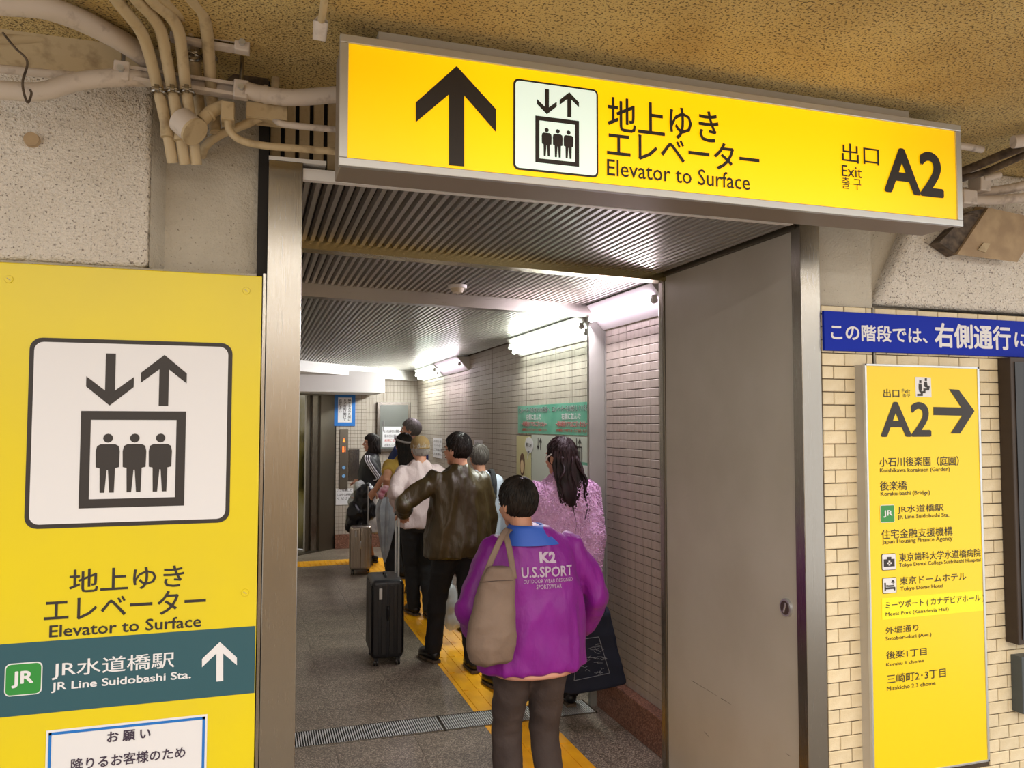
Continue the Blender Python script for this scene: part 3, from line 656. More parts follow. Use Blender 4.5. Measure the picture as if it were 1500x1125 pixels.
# large pipe sweeping across the top
pipe('large_pipe', 'large pale pipe sweeping across the top left corner behind the conduits', pp((-60, 0, 2.08), (0, 5, 2.11), (60, 10, 2.14), (110, 26, 2.2), (160, 50, 2.28), (205, 78, 2.36), (240, 112, 2.44)), .028, 'pipe_w')
o = pipe('large_pipe', 'thick white pipe running level along the wall from the left edge to the steel channel', pp((-80, 128, 2.30), (0, 132, 2.32), (60, 134, 2.33), (110, 120, 2.35), (165, 114, 2.36), (240, 114, 2.40)), .024, 'pipe_w')
o = pipe('large_pipe', 'thick white pipe from the steel channel to the sign, sagging slightly', pp((360, 132, 2.36), (385, 138, 2.36), (430, 143, 2.35), (500, 138, 2.34), (560, 134, 2.34)), .024, 'pipe_w')
cp = B(); cp.tube([atY(386, 138, 2.36), atY(392, 139, 2.36)], .0262, 16); cp.build('coupling', 'pipe_w', o, smooth=True)
pipe('wall_pipe', 'thin pale pipe above the thick one at the left edge', pp((-60, 98, 2.38), (0, 101, 2.38), (60, 107, 2.38), (130, 113, 2.38), (200, 120, 2.42)), .0115, 'pipe_w')
pipe('wall_pipe', 'thin beige pipe tight under the ceiling line at the left edge', pp((-60, 56, 2.42), (0, 57, 2.42), (90, 55, 2.42), (165, 60, 2.42)), .014, 'pipe')
pipe('tie_cable', 'thin dark cable tie looped round the pipes at the left edge', pp((4, 48, 2.3), (22, 70, 2.29), (40, 90, 2.29), (33, 122, 2.28), (40, 150, 2.27), (46, 138, 2.28), (44, 131, 2.28)), .003, 'pipe_d', 'cable')
pipe('ceiling_conduit', 'straight thin conduit coming over the ceiling and dropping behind the white pipe', pp((412, -30, 1.95), (407, 40, 2.2), (405, 92, 2.45), (403, 130, 2.50)), .0115, 'pipe')
o = pipe('ceiling_conduit', 'short thin conduit ending in a fitting beside the sign', pp((478, -30, 1.9), (474, 10, 1.98), (470, 34, 2.05)), .0095, 'pipe')
q = B(); a = atY(470, 32, 2.05); q.cyl(a, a+Vector((-.002, .02, -.04)), .019, .017, 14); q.cyl(a+Vector((0, 0, .012)), a, .010, .019, 14); q.build('conduit_fitting', 'pipe_w', o, smooth=True)
# steel channel rails with clamps and hangers
def rail(label, x0, y0, x1, y1, Y, h=.036):
    a, c = atY(x0, y0, Y), atY(x1, y1, Y); r_ = empty('channel_rail', (a+c)/2); tag(r_, label, 'steel channel', 'channel rails')
    d = (c-a); M = Matrix.Translation((a+c)/2) @ d.to_track_quat('X', 'Z').to_matrix().to_4x4(); L_ = d.length
    q = B(); q.obox(M @ Matrix.Translation((0, .016, 0)), L_, .003, h); q.obox(M @ Matrix.Translation((0, 0, h/2)), L_, .034, .003); q.obox(M @ Matrix.Translation((0, 0, -h/2)), L_, .034, .003)
    q.obox(M @ Matrix.Translation((0, -.016, h/2-.004)), L_, .003, .008); q.obox(M @ Matrix.Translation((0, -.016, -h/2+.004)), L_, .003, .008)
    q.build('rail_body', 'pipe_w', r_)
    for s in (-1, 1):
        q = B(); q.obox(M @ Matrix.Translation((s*(L_/2-.02), -.012, 0)), .04, .03, h+.016, .004); bl = q.build('rail_clamp', 'pipe_w', r_)
        q = B(); e_ = M @ Vector((s*(L_/2-.02), -.03, 0)); q.cyl(e_, e_+Vector((0, -.012, 0)), .009, n=6); q.build('bolt', 'aluminium', bl)
        q = B(); e_ = M @ Vector((s*(L_/2-.02), 0, 0)); q.cyl(e_, (e_.x, e_.y, HZ+.01), .006, n=10); q.build('hanger_rod', 'steel', r_)
    return r_
rail('long white steel channel carrying the front row of conduits', 168, 106, 364, 136, 2.37)
rail('upper steel channel behind the rear row of conduits', 250, 52, 366, 72, 2.30, .022)
# round junction box and elbow
jb = empty('junction_box', atY(281, 190, 2.34)); tag(jb, 'round painted junction box seen edge-on below the conduits', 'junction box')
a = atY(272, 182, 2.37); d = Vector((.62, -.42, -.62)).normalized(); q = B(); q.cyl(a-d*.02, a+d*.035, .038, .038, 28); q.build('box_body', 'pipe_w', jb, smooth=True)
q = B(); q.cyl(a+d*.035, a+d*.042, .041, .040, 28); q.build('box_lid', 'pipe', jb, smooth=True)
q = B(); q.tube(arc([atY(296, 176, 2.38), atY(312, 162, 2.38), atY(330, 155, 2.38)]), .018, 14); q.tube([atY(306, 168, 2.38), atY(309, 166, 2.38)], .021, 14); q.build('box_outlet', 'pipe', jb, smooth=True)
pb = empty('pull_box', atY(333, 165, 2.37)); tag(pb, 'small square pull box at the end of the junction outlet', 'junction box')
a = atY(334, 165, 2.36); q = B(); q.box(a+Vector((-.018, -.02, -.026)), a+Vector((.018, .05, .026)), .003); q.build('box_body', 'pipe', pb)
q = B(); q.box(a+Vector((-.016, -.023, -.024)), a+Vector((.016, -.02, .024)), .001); q.build('box_lid', 'pipe', pb)
pipe('curved_conduit', 'beige conduit curling from the small pull box and running right behind the sign', pp((334, 172, 2.36), (336, 190, 2.36), (352, 205, 2.36), (385, 213, 2.36), (430, 217, 2.36), (520, 224, 2.36)), .0105, 'pipe')
tb_ = empty('terminal_box', atY(391, 163, 2.4)); tag(tb_, 'rectangular beige terminal box under the white pipe', 'junction box')
a = atY(391, 163, 2.38); q = B(); q.box(a+Vector((-.058, 0, -.024)), a+Vector((.058, .06, .024)), .003); q.build('box_body', 'pipe', tb_)
q = B(); q.box(a+Vector((-.056, -.004, -.022)), a+Vector((.056, 0, .022)), .001); q.build('box_lid', 'pipe', tb_)
pipe('curved_conduit', 'conduit curving down left from the rectangular box to the wall', pp((382, 172, 2.40), (360, 182, 2.41), (325, 196, 2.45), (303, 212, 2.50), (296, 228, 2.55)), .0125, 'pipe')
pipe('curved_conduit', 'thin white conduit leaving the rectangular box to the right', pp((400, 172, 2.39), (412, 181, 2.38), (450, 186, 2.37), (520, 192, 2.37)), .0095, 'pipe_w')
pipe('stub_pipe', 'short vertical pipe stub hanging behind the junction box', [atY(314, 160, 2.44), atY(316, 192, 2.44)], .014, 'pipe')
b = B(); b.prism([atY(*p, 2.5) for p in ((334, 115), (345, 106), (385, 103), (394, 120), (390, 128), (336, 120))], (0, .05, 0)); b.build('bracket', 'pipe_d', label='dirty metal bracket tucked behind the long channel', cat='bracket')
q = B(); a = atY(46, 204, 2.49); q.cyl(a+Vector((0, .01, 0)), a-Vector((0, .004, 0)), .021, .019, 20); q.build('wall_plug', 'beige_box', label='round beige plug on the rough wall above the panel', cat='wall plug', smooth=True)
# ------------------------------------------------------------------ pipes and box, right of the sign
rp = [('upper dark pipe rising right beside the sign', ((1375, 264, 2.40), (1430, 243, 2.30), (1470, 226, 2.19), (1530, 205, 2.06)), .016, 'pipe_d'),
      ('second dark pipe rising right beside the sign', ((1375, 270, 2.38), (1440, 253, 2.30), (1480, 236, 2.20), (1530, 214, 2.10)), .013, 'pipe_d'),
      ('pale pipe with a joint, lower middle at the right edge', ((1370, 282, 2.44), (1435, 281, 2.38), (1480, 276, 2.33), (1540, 262, 2.28)), .018, 'pipe_w'),
      ('lowest pale pipe at the right edge, gently waved', ((1370, 292, 2.40), (1425, 293, 2.37), (1460, 293, 2.34), (1490, 290, 2.31), (1540, 290, 2.28)), .018, 'pipe_w'),
      ('topmost white pipe stub beside the sign', ((1370, 210, 2.20), (1410, 214, 2.21), (1438, 219, 2.22)), .013, 'pipe_w'),
      ('white pipe stub between the dark pipes and the pale ones', ((1370, 249, 2.36), (1410, 251, 2.36), (1432, 253, 2.36)), .014, 'pipe_w'),
      ('thick white pipe end in the top right corner of the pipes', ((1484, 208, 2.08), (1510, 205, 2.06), (1550, 201, 2.04)), .022, 'pipe_w')]
for lb, pth, r_, m_ in rp:
    pipe('side_pipe', lb, pp(*pth), r_, m_)
q = B(); a = atY(1436, 272, 2.36); q.box(a+Vector((-.03, -.03, -.028)), a+Vector((.02, .03, .028)), .004); q.build('pipe_bracket', 'pipe_w', label='white square pipe bracket right of the sign', cat='bracket')
q = B(); a = atY(1417, 292, 2.36); q.box(a+Vector((-.05, -.03, -.026)), a+Vector((.02, .03, .030)), .006); q.build('pipe_bracket', 'pipe_w', label='white end block on the lowest pipe next to the sign', cat='bracket')
q = B(); q.tube([atY(1440, 262, 2.34), atY(1465, 256, 2.32)], .014, 12); q.build('pipe_fitting', 'pipe_w', smooth=True, label='short white fitting above the square bracket', cat='fitting')
db = empty('detector_box', atY(1440, 345, 2.42)); tag(db, 'tilted beige box under the pipes in the right corner', 'box')
f = [atY(*p, 2.44) for p in ((1402, 373), (1448, 304), (1530, 322), (1490, 384))]
q = B(); q.prism(f, (-.0, .062, .02)); q.build('box_body', 'beige_box', db)
q = B(); q.prism([atY(*p, 2.45) for p in ((1376, 355), (1420, 310), (1448, 304), (1402, 373))], (0, .05, 0)); q.build('box_side', 'pipe_d', db)
q = B(); q.prism([atY(*p, 2.438) for p in ((1432, 366), (1440, 356), (1450, 357), (1443, 370))], (0, -.003, 0)); q.build('box_catch', 'pipe', db)
q = B(); q.tube(pp((1408, 318, 2.42), (1422, 314, 2.41), (1432, 316, 2.40)), .006, 8); q.build('cable_end', 'pipe_d', smooth=True, label='small dirty cable end beside the tilted box', cat='cable')

# ================================================================== CORRIDOR LAMPS
def lamp(label, y0, y1, X, n_tubes, tm, col, power, zt=2.49, drop=.145, dep=.15):
    o = empty('wall_lamp', (X, (y0+y1)/2, zt-drop)); tag(o, label, 'fluorescent lamp')
    sec = [(X, zt), (X-dep, zt), (X-.02, zt-drop), (X, zt-drop)]
    q = B(); q.prism([(x, y0, z) for x, z in sec], (0, y1-y0, 0)); q.build('lamp_housing', 'cream', o)
    nx, nz = Vector((-drop, 0, -(dep-.02))).normalized().x, Vector((-drop, 0, -(dep-.02))).normalized().z
    for k in range(n_tubes):
        s = (k+.5)/n_tubes if n_tubes > 1 else .45
        s = .22+.56*s if n_tubes > 1 else s
        cx, cz = X-dep+(dep-.02)*s+nx*.028, zt-drop*s+nz*.028
        q = B(); q.tube([(cx, y0+.05, cz), (cx, y1-.05, cz)], .0155, 14); t_ = q.build('tube', tm, o, smooth=True)
        for yy in (y0+.03, y1-.05):
            q = B(); q.box((cx-.014, yy, cz-.014), (cx+.014, yy+.02, cz+.03), .003); q.tube([(cx, yy-.002, cz), (cx, yy+.022, cz)], .0175, 14); q.build('lamp_holder', 'cream', o, smooth=True)
    l = area('lamp_light', (X-dep*.5+nx*.06, (y0+y1)/2, zt-drop*.5+nz*.06), (0, 0, 0), .08, y1-y0-.1, power, col)
    l.rotation_euler = Vector((nx, 0, nz)).to_track_quat('-Z', 'Y').to_euler(); l.location = (X-dep*.5+nx*.062, (y0+y1)/2, zt-drop*.5+nz*.062)
    l.data.size, l.data.size_y = .09, y1-y0-.1
    if abs((l.rotation_euler.to_matrix() @ Vector((0, 1, 0))).y) < .5: l.data.size, l.data.size_y = l.data.size_y, l.data.size
    l.parent = None
    return o
lamp('nearest fluorescent lamp with a single tube, right wall before the steel pilaster', 3.75, 4.68, 2.13, 1, 'tube_p', (1, .90, 1), 10)
lamp('second fluorescent lamp, twin tubes, just beyond the steel pilaster', 5.05, 6.75, 2.27, 2, 'tube_w', (.96, 1, .93), 20)
lamp('third fluorescent lamp along the right wall, single bright tube', 8.55, 9.75, 2.27, 1, 'tube_p', (1, .90, 1), 11)
lamp('farthest fluorescent lamp, twin tubes, next to the lobby ceiling band', 9.78, 11.05, 2.27, 2, 'tube_w', (.97, 1, .95), 20)
# smoke detector, dome
a = atZ(670, 418, CZ); q = empty('smoke_detector', (a.x, a.y, CZ-.04)); tag(q, 'round cream smoke detector on the second slatted ceiling bay', 'detector')
b = B(); b.cyl((a.x, a.y, CZ), (a.x, a.y, CZ-.018), .052, .050, 28); b.build('detector_base', 'cream', q, smooth=True)
b = B(); b.cyl((a.x, a.y, CZ-.018), (a.x, a.y, CZ-.04), .038, .028, 24); b.build('detector_head', mat('detector_head', 'c8bca4', .5), q, smooth=True)
a = atY(611, 431, 4.52); b = B(); b.ell((a.x, 4.50, CZ-.045), (.022, .03, .022)); b.cyl((a.x, 4.50, CZ-.03), (a.x, 4.50, CZ-.0), .018); b.build('dome_sensor', 'cream', smooth=True, label='small white dome sensor fixed on the steel beam', cat='sensor')

# ================================================================== LIFT FRONT (angled) and its lobby
LA, LB = Vector((.25, 10.72, 0)), Vector((1.10, 11.47, 0))
lt = (LB-LA).normalized(); ln = Vector((lt.y, -lt.x, 0))   # towards the camera
lpl = Plane(LA, lt, (0, 0, 1), ln)
el = empty('elevator', (LA+LB)/2); tag(el, 'stainless elevator front with one door open at the end of the corridor', 'elevator')
Lw = (LB-LA).length
def lbox(u0, u1, v0, v1, n0, n1, nm, m, bev=.002):
    q = B(); q.prism([lpl.p(u0, v0, n0), lpl.p(u1, v0, n0), lpl.p(u1, v1, n0), lpl.p(u0, v1, n0)], ln*(n1-n0)); return q.build(nm, m, el)
lbox(Lw-.30, Lw, 0, 2.15, -.1, 0, 'jamb', 'darksteel')
lbox(Lw-.42, Lw-.30, 0.02, 2.13, -.06, -.03, 'door_panel', 'steel')
lbox(Lw-.50, Lw-.40, 0.02, 2.13, -.10, -.07, 'door_panel', 'darksteel')
lbox(-.28, Lw-.30, 0, .012, -.12, 0, 'sill', 'darksteel')
lbox(-.28, Lw, 2.13, 2.17, -.1, 0, 'lintel', 'darksteel')
q = B(); q.prism([lpl.p(-.28, .01, -1.2), lpl.p(Lw-.3, .01, -1.2), lpl.p(Lw-.3, 2.2, -1.2), lpl.p(-.28, 2.2, -1.2)], -ln*.03); q.build('car_rear', mat('car_yellow', 'c9bd57', .5), el)
q = B(); q.prism([lpl.p(Lw-.3, .01, -.12), lpl.p(Lw-.3, 2.2, -.12), lpl.p(Lw-.3, 2.2, -1.2), lpl.p(Lw-.3, .01, -1.2)], lt*.03); q.build('car_side', 'steel', el)
pl = front_plane(11.455)
bn = empty('lobby_notice', atY(505, 600, 11.45)); tag(bn, 'blue-bordered vertical notice hung beside the elevator', 'notice')
u0, v1 = pl.uv(490, 577); u1, v0 = pl.uv(520, 624)
polys('blue_sheet', pl, [[(u0, v0), (u1, v0), (u1, v1), (u0, v1)]], .008, 'blue', bn, thick=.004)
du = (u1-u0)*.17; polys('white_field', pl, [[(u0+du, v0+.05), (u1-du, v0+.05), (u1-du, v1-.05), (u0+du, v1-.05)]], .013, 'white', bn)
for k, s in enumerate(('お\n待\nち\n下\nさ\nい', 'ド\nア\nの\n前\nは\n開\nけ\nて', '降\nり\nる\n方\nの\nた\nめ\nに')):
    c_ = u0+du+(u1-u0-2*du)*(k+.5)/3; wd = (u1-u0)*.075
    text('lettering', s, pl, c_-wd, v0+.07+(.12 if k == 0 else 0), c_+wd, v1-.07, .015, 'black', bn, .02, pix=False, vertical=True)
ip = empty('call_panel', atY(504, 670, 11.45)); tag(ip, 'narrow dark elevator call panel with lit floor numbers', 'control panel')
u0, v1 = pl.uv(498, 629); u1, v0 = pl.uv(509, 716)
polys('panel_plate', pl, [[(u0, v0), (u1, v0), (u1, v1), (u0, v1)]], .006, 'darksteel', ip, thick=.008)
K['led'] = emit('led_orange', 'ff7a30', 1.2); K['bluebtn'] = emit('button_blue', '5a7ea0', .4)
um = (u0+u1)/2
text('floor_display', 'B1', pl, um-.02, v1-.32, um+.02, v1-.24, .016, 'led', ip, .02, pix=False)
poly('arrow', pl, [(um-.02, v1-.18), (um+.02, v1-.18), (um, v1-.12)], .015, 'led', ip, pix=False)
for k, z in enumerate((v0+.18, v0+.30)):
    q = B(); q.cyl((um, 11.44, z), (um, 11.43, z), .024, .022, 16); q.build('call_button', 'bluebtn', ip, smooth=True)
u0, v1 = pl.uv(511, 658); u1, v0 = pl.uv(526, 703)
polys('hatch_plate', pl, [[(u0, v0), (u1, v0), (u1, v1), (u0, v1)]], .006, 'steel', None, thick=.01, label='square stainless plate beside the call panel', cat='wall plate')
ln1 = empty('lobby_notice', atY(503, 727, 11.45)); tag(ln1, 'small white paper notice under the elevator call panel', 'notice')
u0, v1 = pl.uv(492, 716); u1, v0 = pl.uv(517, 739)
polys('sheet', pl, [[(u0, v0), (u1, v0), (u1, v1), (u0, v1)]], .005, 'white', ln1)
for k in range(3): text('lettering', ('ここを押して', 'しばらくお待ち', 'ください')[k], pl, u0+.02, v1-.045-.055*k, u1-.02, v1-.01-.055*k, .007, 'black', ln1, .01, pix=False)
pl = front_plane(11.522)
cbx = empty('wall_cabinet', atY(583, 625, 11.5)); tag(cbx, 'grey framed wall cabinet on the lobby back wall', 'wall cabinet')
u0, v1 = pl.uv(552, 589); u1, v0 = pl.uv(600, 661)
b = B(); b.box((u0, 11.46, v0), (u1, 11.53, v1), .004); b.build('cabinet_frame', 'steel', cbx)
b = B(); b.box((u0+.04, 11.452, v0+.04), (u1-.04, 11.46, v1-.04)); b.build('cabinet_door', mat('cabinet_grey', '6f726d', .35, .3), cbx)
b = B(); b.tube([(u0+.09, 11.445, v1-.42), (u0+.09, 11.445, v1-.27)], .008, 8); b.build('cabinet_handle', 'aluminium', cbx)
n2 = empty('lobby_notice', atY(572, 640, 11.45)); tag(n2, 'white paper notice stuck on the grey wall cabinet', 'notice')
pl = front_plane(11.45); a_, c_ = pl.uv(560, 655), pl.uv(588, 625)
polys('sheet', pl, [[a_, (c_[0], a_[1]), c_, (a_[0], c_[1])]], .003, 'white', n2)
for k, (s, m_) in enumerate((('ＥＶをお待ちのお客様へ', 'black'), ('前の方に続いて', 'black'), ('右側に並んで', 'red'), ('お待ちください', 'black'))): text('lettering', s, pl, a_[0]+.03, c_[1]-.09-.065*k, c_[0]-.02, c_[1]-.045-.065*k, .005, m_, n2, .01, pix=False)
# right wall: papers, banner, posters
pl = side_plane(2.262)
for (x0, y0, x1, y1, lb) in ((635, 641, 648, 672, 'farther of two small papers on the right tiled wall'), (695, 644, 707, 672, 'nearer of two small papers on the right tiled wall')):
    u0, v1 = pl.uv(x0, y0); u1, v0 = pl.uv(x1, y1)
    o = empty('wall_paper', pl.p((u0+u1)/2, v0)); tag(o, lb, 'notice', 'small papers on the right wall')
    polys('sheet', pl, [[(u0, v0), (u1, v0), (u1, v1), (u0, v1)]], .002, 'white', o)
    for k in range(4): text('lettering', ('お知らせ', 'エレベーター', 'ご利用の', 'お客様へ')[k], pl, u0+.04, v1-.06-.055*k, u1-.04, v1-.025-.055*k, .004, 'black', o, .0, pix=False)
gb = empty('green_banner', (2.26, 6.0, 1.67)); tag(gb, 'green banner with outlined lettering on the right wall behind the pink coat', 'banner')
u0, u1, v0, v1 = -6.82, -4.9, 1.665, 1.905
polys('sheet', pl, [[(u0, v0), (u1, v0), (u1, v1), (u0, v1)]], .002, 'banner', gb, thick=.003)
for k in (0, 1):
    a = u0+.03+k*.84; 
    text('lettering', 'エレベーターをお待ちのお客様へ' if k == 0 else 'エレベーターをお待ちしている方は', pl, a, v1-.065, a+.78, v1-.015, .006, 'white', gb, .03, pix=False)
    text('lettering', 'エレベーターをお待ちのお客様へ' if k == 0 else 'エレベーターをお待ちしている方は', pl, a, v1-.065, a+.78, v1-.015, .008, 'black', gb, .0, pix=False)
    text('lettering', '右側に並んで', pl, a+.2, v1-.125, a+.58, v1-.075, .006, 'white', gb, .03, pix=False)
    text('lettering', '～降車専用ドアではございません～', pl, a+.08, v0+.06, a+.72, v0+.105, .006, 'white', gb, .05, pix=False)
    text('lettering', '～降車専用ドアではございません～', pl, a+.08, v0+.06, a+.72, v0+.105, .008, 'red', gb, .01, pix=False)
    text('lettering', 'お客様同士でゆずりあってご利用ください', pl, a+.08, v0+.02, a+.72, v0+.045, .006, 'red', gb, .02, pix=False)
ps = empty('lift_poster', (2.26, 6.0, 1.0)); tag(ps, 'glossy grey poster with elevator symbols below the green banner', 'poster')
polys('sheet', pl, [[(-6.45, .95), (-4.9, .95), (-4.9, 1.655), (-6.45, 1.655)]], .002, 'poster', ps, thick=.003)
sp = empty('yellow_poster', (2.26, 6.6, 1.0)); tag(sp, 'pale yellow poster with a speech bubble at the left of the grey poster', 'poster')
polys('sheet', pl, [[(-6.86, .95), (-6.47, .95), (-6.47, 1.64), (-6.86, 1.64)]], .002, 'poster_y', sp, thick=.003)
cu, cv = pl.uv(776, 652); polys('speech_bubble', pl, [[(cu+.11*math.cos(2*PI*i/20), cv+.07*math.sin(2*PI*i/20)) for i in range(20)], [(cu-.03, cv-.05), (cu+.01, cv-.05), (cu-.05, cv-.13)]], .006, 'white', sp)
text('lettering', '押すニャ!', pl, cu-.07, cv-.02, cu+.07, cv+.02, .008, 'black', sp, .02, pix=False)
fu, fv = pl.uv(766, 680)
K['brownp'] = mat('print_brown', '6b4a35', .6); K['skinp'] = mat('print_skin', 'e0c39a', .6)
polys('printed_figure_hair', pl, [[(fu+.07*math.cos(2*PI*i/16), fv+.1*math.sin(2*PI*i/16)) for i in range(16)]], .006, 'brownp', sp)
polys('printed_figure_face', pl, [[(fu+.045*math.cos(2*PI*i/16), fv-.02+.06*math.sin(2*PI*i/16)) for i in range(16)], [(fu-.09, fv-.4), (fu+.09, fv-.4), (fu+.06, fv-.1), (fu-.06, fv-.1)]], .008, 'skinp', sp)
q = []
for (cx, cy, sc_) in ((791, 650, 1), (848, 652, 1)):
    c_ = pl.uv(cx, cy)
    for dx, sgn in ((-.03, -1), (.03, 1)):
        q.append([(c_[0]+dx+a*sc_, c_[1]+sgn*b_*sc_) for a, b_ in ((0, .05), (.028, .02), (.028, .005), (.006, .025), (.006, -.05), (-.006, -.05), (-.006, .025), (-.028, .005), (-.028, .02))])
polys('printed_arrows', pl, q, .006, 'black', ps)
q = []
for (cx, cy) in ((848, 668),):
    c_ = pl.uv(cx, cy)
    for dx in (-.03, 0, .03): q.append([(c_[0]+dx+a, c_[1]+b_) for a, b_ in ((-.01, -.05), (.01, -.05), (.012, .03), (0, .045), (-.012, .03))])
    for a, c, d, e_ in ((-.07, -.07, .07, -.06), (-.07, .06, .07, .07), (-.07, -.07, -.06, .07), (.06, -.07, .07, .07)): q.append([(c_[0]+a, c_[1]+c), (c_[0]+d, c_[1]+c), (c_[0]+d, c_[1]+e_), (c_[0]+a, c_[1]+e_)])
polys('printed_lift_symbol', pl, q, .006, 'black', ps)
for (x0, y0, x1, y1) in ((849, 700, 863, 678), (849, 728, 863, 706)):
    u0, v0 = pl.uv(x0, y0); u1, v1 = pl.uv(x1, y1)
    polys('green_box', pl, [[(u0, v0), (u1, v0), (u1, v1), (u0, v1)]], .006, 'banner', ps)
    polys('white_box', pl, [[(u0+.015, v0+.02), (u0+.07, v0+.02), (u0+.07, v1-.02), (u0+.015, v1-.02)], [(u0+.085, v0+.02), (u1-.01, v0+.02), (u1-.01, v1-.02), (u0+.085, v1-.02)]], .008, 'white', ps)
# ================================================================== PEOPLE
def bake(me, mods):
    o = bpy.data.objects.new('tmp', me); COL.objects.link(o)
    for k, kw in mods:
        m_ = o.modifiers.new('m', k)
        for a, v in kw.items(): setattr(m_, a, v)
    dg = bpy.context.evaluated_depsgraph_get(); out = bpy.data.meshes.new_from_object(o.evaluated_get(dg)); bpy.data.objects.remove(o); return out
def remesh(b, vox, sm=3):
    return bake(b.mesh(), [('REMESH', dict(mode='VOXEL', voxel_size=vox)), ('SMOOTH', dict(iterations=sm, factor=.5))])
def joined(mes):
    bm = bmesh.new()
    for m_ in mes: bm.from_mesh(m_)
    me = bpy.data.meshes.new('j'); bm.to_mesh(me); bm.free(); return me
def wrinkle(me, amp, sc=(7, 7, 2.6), seed=0, fine=.35):
    bm = bmesh.new(); bm.from_mesh(me); bm.normal_update(); off = Vector((seed*3.1, seed*1.7, seed*.9))
    mv = []
    for v in bm.verts:
        p = Vector((v.co.x*sc[0], v.co.y*sc[1], v.co.z*sc[2])) + off
        a = 1-abs(noise.noise(p)+.35*noise.noise(p*2.1))*3.2; c = noise.noise(Vector((v.co.x*16, v.co.y*16, v.co.z*11+v.co.x*9))+off)
        mv.append(v.normal*(amp*(a*.6+c*fine)))
    for v, d in zip(bm.verts, mv): v.co += d
    bm.to_mesh(me); bm.free(); return me
def ik(S, T, l1, l2, pole):
    S, T, pole = Vector(S), Vector(T), Vector(pole); d = T-S; L_ = min(d.length, (l1+l2)*.995); d.normalize()
    a = (l1*l1-l2*l2+L_*L_)/(2*L_); h_ = math.sqrt(max(0, l1*l1-a*a)); n = (pole-d*pole.dot(d)).normalized()
    return S+d*a+n*h_, S+d*L_
def hand_mesh(b, W, d, n, side, curl=.45):
    """palm, four fingers of different lengths and a thumb; d = direction, n = palm normal"""
    d = d.normalized(); n = (n-d*n.dot(d)).normalized(); l = d.cross(n)*side
    b.tube([W-d*.03, W, W+d*.04, W+d*.085], [.026, .027, .036, .036], 12, flat=None)
    for f, (o, ln_, r_) in enumerate(((-.027, .066, .0088), (-.009, .076, .0092), (.010, .071, .009), (.028, .056, .008))):
        p = W+d*.078+l*o; pts = [p]; a = curl*.5
        for k in range(3):
            dd = d*math.cos(a)+n*math.sin(a); p = p+dd*(ln_*(.42, .33, .25)[k]); pts.append(p); a += curl
        b.tube(pts, [r_*1.05, r_, r_*.92, r_*.75], 8)
    p = W+d*.018-l*.024; q1 = p+(d*.55-l*.75+n*.35).normalized()*.042; q2 = q1+(d*.85-l*.25+n*.45).normalized()*.036
    b.tube([p-(-l)*.01, p, q1, q2], [.014, .0125, .0105, .008], 8)
    return b
def hair_surface(style):
    back = dict(short=-.075, bob=-.085, long=-.06).get(style, -.075)
    def f(dv):
        c = Vector((0, -.014, .024)); r_ = Vector((.084, .103, .102))
        p = Vector((dv.x*r_.x, dv.y*r_.y, dv.z*r_.z)) + c
        y = p.y
        hl = .062 if y > .055 else (back if y < -.03 else (back+(.062-back)*((y+.03)/.085)**1.3))
        if style in ('bob', 'long') and abs(p.x) > .05 and y < .045: hl = min(hl, -.06)
        k = max(0, min(1, (hl-p.z)/.02))
        return c + (p-c)*(1-.22*k)
    return f
